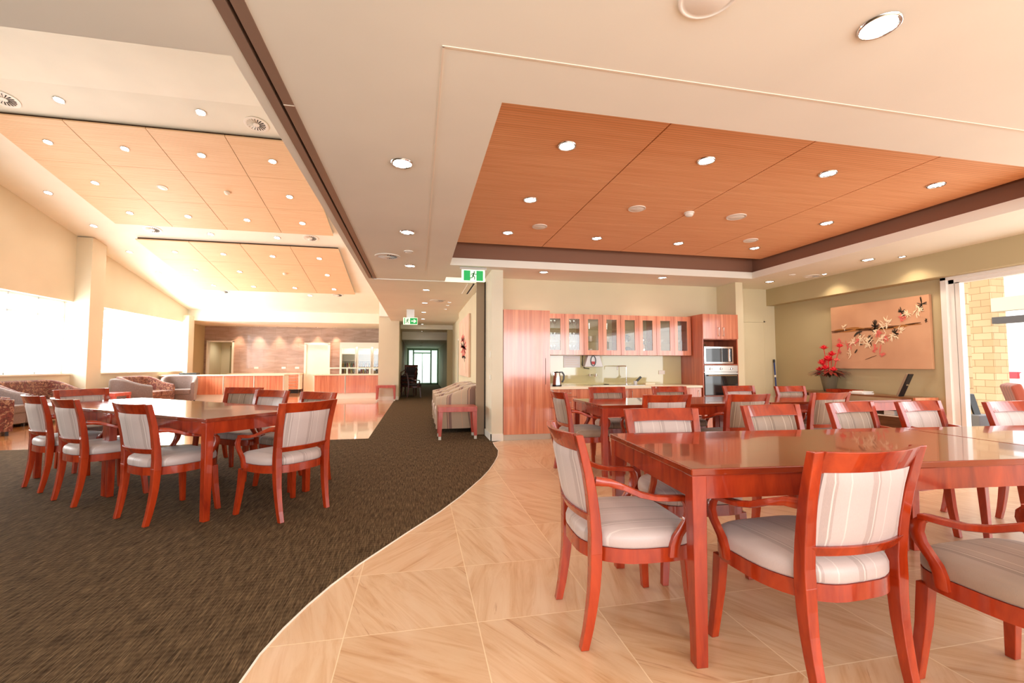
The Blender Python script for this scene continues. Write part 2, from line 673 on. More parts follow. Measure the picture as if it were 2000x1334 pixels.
# left wall with its two window bands ---------------------------
wl = MB()
ZS, ZT = .95, 2.66
wl.box(-8.35, XW, -3, 5.0, 0, 5.5)
wl.box(-8.35, XW, 5.0, 17.9, 0, ZS)
for a, b in ((5.0, 7.6), (7.6, 9.5), (9.5, 12.9), (12.9, 17.9)):
    z0_, z1_ = zr(max(a, 7.6)), zr(max(b, 7.6))
    wl.add([(-8.35, a, ZT), (XW, a, ZT), (XW, b, ZT), (-8.35, b, ZT), (-8.35, a, z0_ + .05), (XW, a, z0_ + .05), (XW, b, z1_ + .05), (-8.35, b, z1_ + .05)],
           [(0, 3, 2, 1), (4, 5, 6, 7), (0, 1, 5, 4), (1, 2, 6, 5), (2, 3, 7, 6), (3, 0, 4, 7)])
wl.box(-8.35, XW, 12.5, 13.3, ZS, ZT)
wl.box(-8.35, XW, 17.6, 17.95, ZS, ZT)
struct('wall_left', wl, 'pillar_paint')
struct('wall_left_pillar', MB().prism([(XW, 12.5), (-7.72, 12.5), (-7.72, 13.0), (XW, 13.0)], 0, zr(12.75) + .02), 'pillar_paint')
struct('wall_left_pillar_far', MB().box(-8.6, -7.86, 17.55, 17.95, 0, 2.9), 'pillar_paint')
struct('wall_left_bar', MB().box(-8.7, -8.5, 17.95, 20.35, 0, 2.8), 'wall_olive')


def win(i, ys, yend):
    root = tag(mk('window_%d' % i, MB().box(XW - .02, XW + .05, ys[0], yend, ZS - .025, ZS + .01), 'white_trim', bevel=.004), kind='structure')
    f = MB()
    f.box(-8.28, -8.22, ys[0], yend, ZS, ZS + .05).box(-8.28, -8.22, ys[0], yend, ZT - .05, ZT).box(-8.28, -8.22, ys[0], yend, 2.26, 2.30)
    for y in ys + [yend]:
        f.box(-8.28, -8.22, y - .014, y + .014, ZS, ZT)
    mk('window_frame', f, 'alu_white', root)
    mk('pane', MB().box(-8.252, -8.248, ys[0], yend, ZS, ZT), 'pane', root)
    mk('roller_blind', MB().box(-8.17, -8.168, ys[0], yend, ZS + .02, ZT), 'sheer_blind', root)


win(1, [5.02, 5.8, 6.6, 7.35, 8.1, 8.86, 9.6, 10.23, 10.99, 11.74], 12.48)  # unseen near bays added to let in more light
win(2, [13.32, 13.9, 14.9, 15.83, 16.6], 17.58)

# bar end: tiled wall with two openings
bw = MB()
for a, b, z0, z1 in ((-8.7, -8.36, 0, 2.8), (-8.36, -7.455, 2.09, 2.8), (-7.455, -4.65, 0, 2.8), (-4.65, -3.73, 2.05, 2.8), (-3.73, -.6, 0, 2.8)):
    bw.box(a, b, 20.3, 20.42, z0, z1)
struct('wall_back', bw, 'bar_tile')
lb = MB()
lb.box(-8.9, -7.0, 22.2, 22.3, 0, 2.6).box(-8.7, -8.6, 20.42, 22.2, 0, 2.6).box(-7.2, -7.1, 20.42, 22.2, 0, 2.6).box(-8.9, -7.0, 20.42, 22.3, 2.5, 2.6)
struct('wall_lobby', lb, 'wall_paint')
dr = tag(mk('door_1', MB().box(-8.40, -8.35, 20.24, 20.44, 0, 2.13).box(-7.465, -7.41, 20.24, 20.44, 0, 2.13).box(-8.40, -7.41, 20.24, 20.44, 2.09, 2.15), 'white_trim'), kind='structure')
dr = tag(mk('door_2', MB().box(-8.22, -7.56, 22.1, 22.17, 0, 2.02), 'olive_door'), kind='structure')
mk('door_handle', MB().box(-7.66, -7.6, 22.05, 22.1, 1.0, 1.22), 'steel', dr)
dr = tag(mk('door_3', MB().box(-4.62, -3.76, 20.27, 20.32, 0, 2.02), 'white_trim'), kind='structure')
mk('door_frame', MB().box(-4.70, -4.62, 20.22, 20.4, 0, 2.05).box(-3.76, -3.68, 20.22, 20.4, 0, 2.05).box(-4.70, -3.68, 20.22, 20.4, 2.03, 2.10), 'white_trim', dr)

# column between bar and corridor, corridor walls
cl = MB().box(-1.276, -.885, 15.3, 15.9, 0, zr(15.3) + .02).box(-.885, -.622, 15.3, 15.9, 0, ZC + .01)
struct('wall_column', cl, 'pillar_paint')
struct('baseboard_column', MB().box(-1.28, -.615, 15.285, 15.31, 0, .12), 'white_trim')
struct('wall_corridor_left', MB().box(-.885, -.622, 15.9, 27.3, 0, 2.75), 'wall_olive')
wr = MB()
wr.box(1.12, 1.277, 7.38, 12.6, 0, ZC + .05)
struct('wall_corridor_right', wr, 'wall_paint')
struct('wall_corridor_setback', MB().box(1.25, 1.35, 12.6, 16.6, 0, ZC + .05), 'wall_paint')
struct('wall_corridor_far', MB().box(1.05, 1.3, 16.6, 16.8, 0, 2.6).box(1.20, 1.30, 16.8, 27.3, 0, 2.5), 'wall_olive')
dr = tag(mk('door_4', MB().box(1.225, 1.25, 13.1, 13.95, 0, 1.9), 'olive_door'), kind='structure')
mk('door_frame', MB().box(1.21, 1.25, 13.02, 13.1, 0, 1.96).box(1.21, 1.25, 13.95, 14.03, 0, 1.96).box(1.21, 1.25, 13.02, 14.03, 1.9, 1.96), 'white_trim', dr)
wn_ = tag(mk('window_3', MB().box(-.62, -.52, 27.0, 27.1, 0, 2.15).box(1.12, 1.2, 27.0, 27.1, 0, 2.15).box(-.52, 1.12, 27.0, 27.1, 2.03, 2.15)
             .box(-.30, -.22, 27.0, 27.1, 0, 2.03).box(.72, .80, 27.0, 27.1, 0, 2.03).box(-.22, .72, 27.0, 27.1, 1.84, 1.9)
             .box(-.62, 1.2, 27.0, 27.1, 0, .1).box(.24, .27, 27.0, 27.1, .1, 1.84), 'frame_green'), kind='structure')
mk('pane', MB().box(-.52, 1.12, 27.04, 27.045, .1, 2.03), 'pane_green', wn_)
mk('door_handle', MB().box(.30, .33, 26.95, 27.0, .9, 1.15), 'steel', wn_)

# near pillar and stacked wall panel
struct('wall_pillar', MB().box(1.10, 1.277, 6.73, 7.36, 0, ZC + .02), 'pillar_paint')
struct('baseboard_pillar', MB().box(1.085, 1.10, 6.715, 7.34, 0, .11).box(1.085, 1.28, 6.715, 6.73, 0, .11), 'white_trim')

# kitchen alcove, nib, nook and right wall
struct('wall_kitchen', MB().box(1.277, 5.645, 7.38, 7.5, 0, ZC + .05), 'wall_paint')
struct('wall_nib', MB().box(5.50, 5.645, 6.87, 7.5, 0, ZC + .02), 'wall_paint')
struct('wall_nook', MB().box(5.645, 7.1, 7.42, 7.52, 0, ZC + .05), 'wall_paint')
dr = tag(mk('door_5', MB().box(6.08, 6.53, 7.405, 7.42, 0, 1.97), 'wall_paint'), kind='structure')
mk('door_frame', MB().box(6.05, 6.08, 7.40, 7.42, 0, 2.0).box(6.53, 6.56, 7.40, 7.42, 0, 2.0).box(6.05, 6.56, 7.40, 7.42, 1.975, 2.0), 'wall_paint', dr)
w_ = MB()
w_.box(XR, 7.0, 4.56, 7.5, 0, ZC + .05).box(XR, 7.0, -3.0, 4.56, 2.30, ZC + .05).box(XR, 7.0, -3.0, -2.2, 0, 2.3)
struct('wall_right', w_, 'wall_olive')
struct('wall_right_bulkhead', MB().box(6.62, XR + .01, -3.0, 7.42, 2.30, ZC + .03), 'wall_olive')
struct('baseboard_right', MB().box(XR - .015, XR, 4.56, 7.42, 0, .1), 'white_trim')
# glazed doors in the right opening
dr = tag(mk('door_6', MB().box(6.76, 6.9, 4.50, 4.57, 0, 2.30).box(6.76, 6.9, -2.2, 4.57, 2.26, 2.30).box(6.76, 6.9, -2.2, -2.14, 0, 2.3), 'alu_white', bevel=.004), kind='structure')
mk('door_track', MB().box(6.80, 6.88, 4.44, 4.50, 0, 2.26).box(6.80, 6.88, -2.14, 4.5, 2.21, 2.26).box(6.80, 6.88, 4.38, 4.43, 0, 2.22), 'alu_white', dr)
# wall behind the camera, glazed
w_ = MB()
w_.box(-8.35, 7.0, -3.05, -2.95, 2.45, 5.5).box(-8.35, -5.5, -3.05, -2.95, 0, 2.45).box(6.5, 7.0, -3.05, -2.95, 0, 2.45)
for x in (-3.5, -1.5, .5, 2.5, 4.5):
    w_.box(x - .04, x + .04, -3.03, -2.97, 0, 2.45)
struct('wall_front', w_, 'wall_paint')
struct('wall_bar_side', MB().box(-1.0, -.885, 15.9, 20.4, 0, 3.3), 'wall_paint')

# ================================================================ ceiling fittings
track = thing('wall_track', 'long brown metal track with a dark slot, running down the ceiling edge', 'ceiling track', (-.763, 2.4, ZC))
mk('rail', MB().box(-.063, -.012, -5.4, 5.4, -.004, .05), 'track_brown', track)
mk('rail', MB().box(.006, .063, -5.4, 5.4, -.004, .05), 'track_brown', track)
mk('slot', MB().box(-.012, .006, -5.4, 5.4, .03, .05), 'slot_dark', track)
mk('joint', MB().box(.006, .063, .25, .257, -.006, 0), 'joint_light', track)
t2 = thing('wall_track', 'short cream ceiling track with a dark slot beside the dark corridor panel', 'ceiling track', (.965, 8.35, ZC))
mk('rail', MB().box(-.10, -.01, -.4, .75, -.012, 0), 'ceiling_paint', t2)
mk('rail', MB().box(.02, .15, -.4, .75, -.02, 0), 'ceiling_paint', t2)
mk('slot', MB().box(-.01, .02, -.4, .75, -.012, 0), 'slot_dark', t2)
pn = thing('folding_wall_panel', 'tall grey-brown folded wall panel standing behind the cream pillar', 'wall panel', (1.02, 7.39, 0))
mk('panel', MB().box(-.075, .06, -.04, .0, .01, 2.55), 'panel_taupe', pn, bevel=.004)
mk('panel', MB().box(-.045, .06, .004, .12, .01, 2.55), 'wall_olive', pn, bevel=.004)
mk('edge_seal', MB().box(.06, .078, -.036, .0, .01, 2.55), 'slot_dark', pn)

# tray panels: four long strips of three sheets; each sheet a thing of its own
rows = ('nearest', 'middle', 'farthest')
colsn = ('far left', 'left centre', 'right centre', 'far right')
ys_t = [2.70, 3.892, 5.09, 6.29]
xs_t = [.52, 1.778, 3.028, 4.278, 5.53]
for i in range(4):
    for j in range(3):
        b = MB().box(xs_t[i] + .006, xs_t[i + 1] - .006, ys_t[j] + .003, ys_t[j + 1] - .003, 2.9, 2.925)
        tag(mk('ceiling_panel', b, 'tray_panel'),
            'slotted orange timber ceiling panel in the kitchen tray, %s row, %s column' % (rows[j], colsn[i]), 'ceiling panel', 'timber panels in the kitchen ceiling tray')
tb = MB().box(.55, 5.5, 2.72, 6.27, 2.926, 2.94)
struct('ceiling_tray_backing', tb, 'joint_dark')


def onrake(x, y, off=0):
    n = Vector((0, SL, -1)).normalized()
    return Vector((x, y, zr(y))) + n * off


for k, (ya, yb, nm) in enumerate(((8.3, 11.66, 'near'), (12.4, 15.7, 'far'))):
    xs = [-6.78, -5.62, -4.46, -3.28, -2.09]
    n = 3
    L = (yb - ya) / math.cos(TH)
    for i in range(4):
        for j in range(n):
            a = L / n * j - L / 2
            o = onrake(0, (ya + yb) / 2, .07)
            b = MB().box(xs[i] + .006, xs[i + 1] - .006, a + .003, a + L / n - .003, 0, .025)
            tag(mk('ceiling_panel', b, 'hall_panel_lit', loc=o, rot=(TH, 0, 0)),
                'timber panel coloured as brightly lit, %s hall ceiling raft, %s row, %s column' % (nm, rows[j], colsn[i]), 'ceiling panel', 'timber panels of the hall ceiling rafts')
    struct('ceiling_raft_backing', MB().box(-6.75, -2.12, -L / 2 + .03, L / 2 - .03, .026, .07), 'joint_dark', loc=onrake(0, (ya + yb) / 2, .07), rot=(TH, 0, 0))

# downlights ----------------------------------------------------
dl0 = None


def downlight(loc, label, group, rx=0, r=.06, power=0, col=(1, .90, .78), spread=2.3):
    global dl0
    if dl0 is None:
        dl0 = thing('downlight', label, 'ceiling light', loc, (rx, 0, 0), group)
        mk('trim_ring', MB().lathe([(1, .004), (1.28, .004), (1.3, -.002), (1.24, -.010), (1.02, -.008), (1, .004)], n=28), 'chrome', dl0, smooth=50)
        mk('lamp', MB().lathe([(.02, -.001), (1.0, -.001), (1.0, .004), (.02, .004)], n=28), 'lamp_glow', dl0)
        for c in dl0.children:
            c.scale = (.06, .06, 1)
        o = dl0
    else:
        o = dup(dl0, loc, (rx, 0, 0), label, group=group)
    for c in o.children:
        c.scale = (r, r, 1)
    if power:
        d = bpy.data.lights.new('downlight_lamp', 'SPOT')
        d.energy = power * .75
        d.color = col
        d.spot_size = spread
        d.spot_blend = .7
        d.shadow_soft_size = .05
        q = bpy.data.objects.new('downlight_lamp', d)
        COL.objects.link(q)
        q.parent = o
        q.location = (0, 0, -.02)
    return o


GT = 'downlights in the kitchen ceiling tray'
for j, y in enumerate((3.305, 4.492, 5.694)):
    for i, x in enumerate((1.145, 2.395, 3.645, 4.905)):
        if j == 1 and i in (1, 2):
            continue
        downlight((x, y, 2.899), 'round downlight in the orange timber tray, %s row, %s column' % (rows[j], colsn[i]), GT, power=16, r=.058)
for y, l in ((3.268, 'nearest of the three downlights in the flat ceiling beside the brown track'), (4.99, 'middle of the three downlights in the flat ceiling beside the brown track'),
             (6.70, 'farthest of the three downlights in the flat ceiling beside the brown track')):
    downlight((-.13, y, ZC - .001), l, 'downlights in the flat cream ceiling', power=16, r=.062)
for x, y, l in ((1.942, 1.489, 'large bright downlight nearest the camera in the cream ceiling'), (6.12, 4.99, 'downlight in front of the wall with the flower painting'),
                (6.04, 6.68, 'downlight in front of the nook door'), (1.93, 6.72, 'downlight over the tall red cabinet'), (4.0, 6.74, 'downlight over the right half of the kitchen bench')):
    downlight((x, y, ZC - .001), l, 'downlights in the flat cream ceiling', power=18, r=.062)
for y, l in ((8.8, 'first'), (10.65, 'second'), (12.55, 'third'), (14.4, 'fourth'), (16.25, 'fifth')):
    downlight((.14, y, ZC - .001), 'downlight in the corridor ceiling, %s from the kitchen end' % l, 'corridor downlights', power=8)
for y, l, z in ((17.5, 'just inside the low corridor end', 2.459), (20.5, 'nearest of two deep in the low corridor end', 2.149), (23.5, 'farthest deep in the corridor before the glass door', 2.149)):
    downlight((.14, y, z), 'downlight %s' % l, 'corridor downlights', power=26)
for x, y, l in ((.707, 10.417, 'nearest'), (.694, 10.964, 'middle'), (.687, 11.676, 'farthest')):
    downlight((x, y, ZC - .001), 'tiny spotlight near the corridor painting, %s of three' % l, 'tiny picture lights in the corridor', r=.03)
for y, l in ((4.75, 'nearer'), (5.93, 'farther')):
    downlight((6.40, y, ZC - .001), 'small silver spotlight washing the wall above the flower painting, %s one' % l, 'wall washers over the flower painting', r=.035, power=22, col=(1, .80, .58), spread=2.2)
downlight((-7.9, 21.3, 2.499), 'added downlight brightening the small lobby behind the bar doorway', None, power=60)  # out of sight, added to brighten the lobby
# unseen lamp, added overhead to light the near floor
downlight((-.13, 1.2, ZC - .001), 'added downlight out of view in the flat cream ceiling, lighting the near floor', 'downlights in the flat cream ceiling', power=16)
XL = (-6.2, -5.07, -3.87, -2.69)
for k, ys in enumerate(((8.88, 10.03, 11.12), (13.0, 14.13, 15.27))):
    nm = ('near', 'far')[k]
    for j, y in enumerate(ys):
        for i, x in enumerate(XL):
            if (k == 0 and j == 1 and i in (1, 2)) or (k == 1 and j == 1 and i == 2):
                continue
            downlight(onrake(x, y, .072), 'round downlight in the %s timber raft of the hall, %s row, %s column' % (nm, rows[j], colsn[i]), 'downlights in the hall rafts', rx=TH,
                      r=.055, power=14)
for x, y, l in ((-5.43, 7.92, 'left downlight in the cream strip in front of the near timber raft'), (-3.47, 7.87, 'right downlight in the cream strip in front of the near timber raft'),
                (-5.0, 12.05, 'left downlight in the cream strip between the two rafts'), (-3.5, 12.05, 'right downlight in the cream strip between the two rafts'),
                (-3.6, 16.1, 'downlight in the cream strip behind the far raft')):
    downlight(onrake(x, y, .002), l, 'downlights in the cream hall ceiling', rx=TH, power=14)
for y, l in ((10.63, 'nearest'), (11.95, 'second'), (13.28, 'third'), (14.62, 'fourth'), (15.9, 'farthest')):
    downlight(onrake(-7.38, y, .002), 'downlight along the window wall of the hall, %s one' % l, 'downlights along the window wall', rx=TH, power=10)
for i in range(6):
    x = -7.22 + .758 * i
    downlight((x, 20.08, 2.749), 'small wall-washing downlight above the brown bar wall, %s from the left' % ('first', 'second', 'third', 'fourth', 'fifth', 'sixth')[i],
              'wall washers over the bar', r=.04, power=170, col=(1, .62, .42), spread=1.1)

# air vents -------------------------------------------------------
av0 = None


def vent(loc, label, rx=0, sc=1):
    global av0
    if av0 is None:
        av0 = thing('air_vent', label, 'air vent', loc, (rx, 0, 0), 'round swirl air vents')
        mk('frame', MB().lathe([(.135, .0), (.175, .0), (.178, -.008), (.15, -.014), (.135, -.010), (.135, 0)], n=32), 'white_plastic', av0, smooth=50)
        mk('backing', MB().lathe([(.01, -.0005), (.136, -.0005), (.136, .002), (.01, .002)], n=32), 'slot_dark', av0)
        b = MB()
        for k in range(18):
            a = 2 * PI * k / 18
            c, s = math.cos(a), math.sin(a)
            c2, s2 = math.cos(a + .24), math.sin(a + .24)
            b.add([(.04 * c, .04 * s, -.012), (.136 * c, .136 * s, -.012), (.136 * c2, .136 * s2, -.003), (.04 * c2, .04 * s2, -.003),
                   (.04 * c, .04 * s, -.014), (.136 * c, .136 * s, -.014), (.136 * c2, .136 * s2, -.005), (.04 * c2, .04 * s2, -.005)],
                  [(0, 1, 2, 3), (7, 6, 5, 4), (0, 4, 5, 1), (1, 5, 6, 2), (2, 6, 7, 3), (3, 7, 4, 0)])
        b.lathe([(.002, -.004), (.045, -.004), (.045, -.015), (.002, -.017)], n=20)
        mk('blades', b, 'white_plastic', av0)
        o = av0
    else:
        o = dup(av0, loc, (rx, 0, 0), label)
    o.scale = (sc, sc, 1)
    return o


for y, l in ((8.02, 'in front of the near raft'), (11.97, 'between the two rafts'), (15.98, 'behind the far raft')):
    for x, s in ((-6.2, 'left'), (-2.7, 'right')):
        vent(onrake(x, y, .001), '%s round air vent in the hall ceiling %s' % (s, l), TH, 1.05)
vent((-.416, 6.17, ZC - .001), 'round air vent beside the brown track in the flat ceiling', 0, .95)
vent((6.35, 6.12, ZC - .001), 'round air vent above the flower painting', 0, .75)
vent((.427, 10.22, ZC - .001), 'round air vent in the corridor ceiling', 0, 1)

sp0 = None
for i, (x, y, z, r, l, rx) in enumerate(((1.484, 5.351, 2.899, .095, 'white disc speaker in the tray near the far left corner', 0), (2.376, 4.505, 2.899, .095, 'white disc speaker in the tray left of the smoke detector', 0),
                                     (3.654, 4.517, 2.899, .11, 'white disc speaker in the tray right of the smoke detector', 0), (4.543, 5.343, 2.899, .095, 'white disc speaker in the tray near the far right corner', 0),
                                     (1.117, 1.50, ZC - .001, .115, 'large white disc speaker cut by the top edge of the photo', 0), (-.134, 5.853, ZC - .001, .06, 'small white disc beside the air vent in the flat ceiling', 0),
                                     (5.95, 6.1, ZC - .001, .05, 'small white disc beside the air vent near the flower painting', 0))):
    b = MB().lathe([(.002, -.014), (.75, -.012), (.86, -.006), (.9, -.012), (1, -.008), (1, .001), (.002, .001)], n=32)
    if sp0 is None:
        sp0 = tag(mk('ceiling_speaker', b, 'white_plastic', loc=(x, y, z), smooth=60), l, 'speaker', 'white discs in the ceilings')
        o = sp0
    else:
        o = dup(sp0, (x, y, z), label=l)
    o.scale = (r, r, 1)
sd = thing('smoke_detector', 'white domed smoke detector on the joint of the orange timber tray', 'smoke detector', (3.027, 4.505, 2.9))
mk('base', MB().lathe([(.002, 0), (.055, 0), (.055, -.015), (.002, -.015)], n=24), 'white_plastic', sd, smooth=40)
mk('dome', MB().lathe([(.045, -.015), (.045, -.032), (.034, -.045), (.002, -.048)], n=24), 'white_plastic', sd, smooth=60)
s2 = dup(sd, onrake(-3.88, 10.03, .072), (TH, 0, 0), 'small white smoke detector in the middle of the near timber raft')
s3 = dup(sd, onrake(-3.87, 14.13, .072), (TH, 0, 0), 'small white smoke detector in the middle of the far timber raft')
s4 = tag(dup(sp0, onrake(-5.05, 10.03, .072), (TH, 0, 0)), 'white disc speaker in the near timber raft of the hall')
s4.scale = (.09, .09, 1)

# exit signs ------------------------------------------------------


def runner(cx, cz, h, y):
    """the running figure, as thin raised shapes"""
    b = MB()
    s = h / 1.0

    def bar(x0, z0, x1, z1, w):
        d = Vector((x1 - x0, z1 - z0))
        d.normalize()
        n = Vector((-d.y, d.x)) * w / 2
        b.prism([(cx + s * (x0 + n.x), cz + s * (z0 + n.y)), (cx + s * (x1 + n.x), cz + s * (z1 + n.y)),
                 (cx + s * (x1 - n.x), cz + s * (z1 - n.y)), (cx + s * (x0 - n.x), cz + s * (z0 - n.y))], y, y + .002, 'y')
    b.prism([(cx + s * (.10 + .085 * math.cos(a * PI / 6)), cz + s * (.40 + .085 * math.sin(a * PI / 6))) for a in range(12)], y, y + .002, 'y')
    bar(.06, .30, -.06, -.02, .17)
    bar(.06, .26, .26, .12, .07)
    bar(.26, .12, .36, .22, .06)
    bar(.02, .27, -.20, .20, .07)
    bar(-.20, .20, -.28, .04, .06)
    bar(-.06, -.02, .14, -.16, .10)
    bar(.14, -.16, .12, -.44, .08)
    bar(-.06, -.02, -.16, -.24, .10)
    bar(-.16, -.24, -.40, -.28, .08)
    return b


ex = thing('exit_sign', 'green and white exit sign with a running figure, hanging beside the cream pillar', 'exit sign', (.80, 6.60, 2.49))
mk('housing', MB().box(-.175, .175, 0, .03, -.09, .09), 'sign_white', ex, bevel=.004)
mk('green_field', MB().box(-.145, -.048, -.003, 0, -.075, .075), 'sign_green', ex)
mk('green_field', MB().box(.045, .145, -.003, 0, -.075, .075), 'sign_green', ex)
mk('running_figure', runner(0, 0, .135, -.003), 'sign_dark', ex)
mk('bracket', MB().box(-.20, .20, .005, .025, .09, .13), 'steel', ex)
ex = thing('exit_sign', 'small green exit sign with a white arrow over the corridor', 'exit sign', (-.205, 12.0, 2.31))
mk('housing', MB().box(-.185, .185, 0, .03, -.095, .095), 'sign_white', ex, bevel=.004)
mk('green_field', MB().box(-.01, .175, -.003, 0, -.08, .08), 'sign_green', ex)
mk('green_field', MB().box(-.16, -.14, -.003, 0, -.08, .08), 'sign_green', ex)
mk('running_figure', runner(-.075, 0, .14, -.003), 'sign_dark', ex)
mk('arrow', MB().prism([(.02, .014), (.10, .014), (.075, .045), (.105, .045), (.155, 0), (.105, -.045), (.075, -.045), (.10, -.014), (.02, -.014)], -.005, -.003, 'y'), 'sign_white', ex)
mk('bracket', MB().box(-.1, .1, .008, .02, .095, .32), 'steel', ex)

# ================================================================ dining chairs


def seat_outline(grow=0, n=40):
    """plan of the seat: nearly square front, bowed sides and a rounded rear bowing behind the stiles"""
    P = []
    for k in range(n):
        a = 2 * PI * k / n
        c, s = math.cos(a), math.sin(a)
        e = .46 if s > 0 else .55
        x = math.copysign(abs(c) ** e, c)
        y = math.copysign(abs(s) ** (e if s > 0 else .8), s)
        w = .258 if s > 0 else .258 - .042 * (-s) ** 1.5
        P.append(((w + grow) * x, .248 + (.246 + grow) * y))
    return P


def back_y(x):                       # backrest bows backwards at its middle
    return -.045 * (1 - (x / .225) ** 2)


def stile(z):
    """centre (x, y) of the rear upright at height z"""
    t = [(0, .20, -.004), (.10, .203, .018), (.22, .206, .036), (.34, .208, .044), (.46, .210, .044), (.58, .213, .034), (.72, .221, .008), (.87, .230, -.032)]
    for (z0, x0, y0), (z1, x1, y1) in zip(t, t[1:]):
        if z <= z1 + 1e-9:
            f = (z - z0) / (z1 - z0)
            return x0 + (x1 - x0) * f, y0 + (y1 - y0) * f
    return t[-1][1], t[-1][2]


def make_chair(name, label, fabric, wood='cherry', arms=True, cat='chair'):
    t = thing(name, label, cat)
    for s in (-1, 1):                # rear sabre legs, running up to the seat
        pts, A, B = [], [], []
        for z in (0, .08, .16, .24, .32, .40):
            x, y = stile(z)
            pts.append((s * x, y, z))
            k = z / .40
            A.append((.017 + .007 * k, 0, 0))
            B.append((0, .017 + .008 * k, 0))
        mk('leg', MB().sweep(pts, A, B), wood, t, bevel=.003)
    for s in (-1, 1):                # tapered front legs
        x = s * .218
        mk('leg', MB().sweep([(x * 1.12, .470, 0), (x * 1.03, .452, .20), (x, .442, .35)],
                             [(.0165, 0, 0), (.02, 0, 0), (.022, 0, 0)], [(0, .0165, 0), (0, .02, 0), (0, .022, 0)]), wood, t, bevel=.003)
    f = MB()                         # backrest frame: two stiles, top rail, lower rail
    for s in (-1, 1):
        pts, A, B = [], [], []
        for z in (.38, .46, .54, .62, .70, .78, .866):
            x, y = stile(z)
            pts.append((s * x, y, z))
            k = (z - .38) / .48
            A.append((.0245 - .002 * k, 0, 0))
            B.append((0, .025 - .009 * k, .0))
        f.sweep(pts, A, B)

    def rail(z0, z1, zt):
        pts, A, B = [], [], []
        N = 12
        for i in range(N + 1):
            x = -.211 + .422 * i / N
            z = (z0 + z1) / 2
            yy = stile(z)[1] + back_y(x) + .004
            up = zt * (x / .2) ** 2
            pts.append((x, yy, z + up / 2))
            lean = -.05 * (z1 - z0) / .1
            A.append((0, .0135, 0))
            B.append((0, lean * .5, (z1 - z0 + up) / 2))
        f.sweep(pts, A, B)
    rail(.789, .864, .003)
    rail(.500, .538, 0)
    mk('back_frame', f, wood, t, bevel=.0035)
    # upholstered back panel, puffed on both faces
    R = []
    N, Mz = 14, 8
    b = MB()
    for side in (1, -1):
        R = []
        for j in range(Mz + 1):
            z = .536 + (.792 - .536) * j / Mz
            row = []
            for i in range(N + 1):
                x = -.192 + .384 * i / N
                e = max(abs(x) / .192, abs(z - .664) / .128)
                puff = .007 + .013 * (1 - e ** 5)
                row.append((x, stile(z)[1] + back_y(x) + .004 + side * puff, z))
            R.append(row)
        vs = [p for r in R for p in r]
        fs = []
        for j in range(Mz):
            for i in range(N):
                a = j * (N + 1) + i
                fs.append((a, a + 1, a + N + 2, a + N + 1))
        b.add(vs, fs)
    # close the rim
    n1 = (N + 1) * (Mz + 1)
    rim = [i for i in range(N + 1)] + [(N + 1) * (j + 1) - 1 for j in range(1, Mz + 1)] + [(N + 1) * Mz + i for i in range(N - 1, -1, -1)] + [(N + 1) * j for j in range(Mz - 1, 0, -1)]
    for q in range(len(rim)):
        a, c = rim[q], rim[(q + 1) % len(rim)]
        b.f.append((a, c, c + n1, a + n1))
    mk('back_panel', b, fabric, t, smooth=50)
    # seat rail following the seat plan
    o, i_ = seat_outline(0), seat_outline(-.03)
    R = []
    ap = MB()
    n = len(o)
    vs = [(x, y, .345) for x, y in o] + [(x, y, .402) for x, y in o] + [(x, y, .402) for x, y in i_] + [(x, y, .345) for x, y in i_]
    fs = []
    for k in range(n):
        m_ = (k + 1) % n
        for q in range(4):
            q2 = (q + 1) % 4
            fs.append((q * n + k, q * n + m_, q2 * n + m_, q2 * n + k))
    ap.add(vs, fs)
    mk('seat_frame', ap, wood, t, smooth=40)
    # cushion
    rings = []
    for gshrink, z in ((-.02, .400), (-.004, .404), (0, .412), (0, .440), (-.006, .458), (-.022, .470), (-.06, .478), (-.12, .483), (-.2, .485)):
        rings.append([(x, y, z) for x, y in seat_outline(gshrink)])
    mk('seat', MB().rings(rings), fabric, t, smooth=60)
    pip = [(x, y, .405) for x, y in seat_outline(.001)]
    if arms:
        for s in (-1, 1):
            a = MB()
            pts = [(.214, .045, .672), (.224, .10, .668), (.240, .16, .648), (.254, .22, .622), (.262, .28, .608), (.264, .34, .604), (.262, .40, .602), (.262, .418, .599)]
            A = [(.010, 0, 0)] + [(.017, 0, 0)] * 2 + [(.02, 0, 0)] * 5
            B = [(0, .004, .018), (0, .005, .015)] + [(0, .006, .011)] * 2 + [(0, .001, .011)] * 4
            a.sweep([(s * x, y, z) for x, y, z in pts], A, B, .3)
            sup = [(.262, .405, .600), (.268, .425, .578), (.272, .430, .548), (.272, .420, .515), (.269, .398, .482), (.266, .376, .450), (.264, .364, .415), (.262, .360, .368)]
            a.sweep([(s * x, y, z) for x, y, z in sup], (.013, 0, 0),
                    [(0, .014, .004), (0, .020, 0), (0, .021, 0), (0, .021, 0), (0, .02, 0), (0, .02, 0), (0, .021, 0), (0, .021, 0)], .3)
            mk('armrest', a, wood, t, smooth=40)
    return t


pale = make_chair('dining_chair', 'x', 'satin_pale')
taupe = make_chair('dining_chair', 'x', 'satin_taupe')
used = {'p': False, 't': False}


def chair(kind, x, y, face, label, group):
    """(x, y): midpoint of the rear feet; face: heading in degrees, 0 = away from the camera (+Y)"""
    src = pale if kind == 'p' else taupe
    rz = math.radians(face)
    z = .006 if (kind and carpeted(x, y)) else .001
    if not used[kind]:
        used[kind] = True
        src.location = (x, y, z)
        src.rotation_euler = (0, 0, rz)
        src['label'] = label
        src['group'] = group
        return src
    return dup(src, (x, y, z), rz, label, group=group)


def carpeted(x, y):
    return x < -.3 and y < 7.3


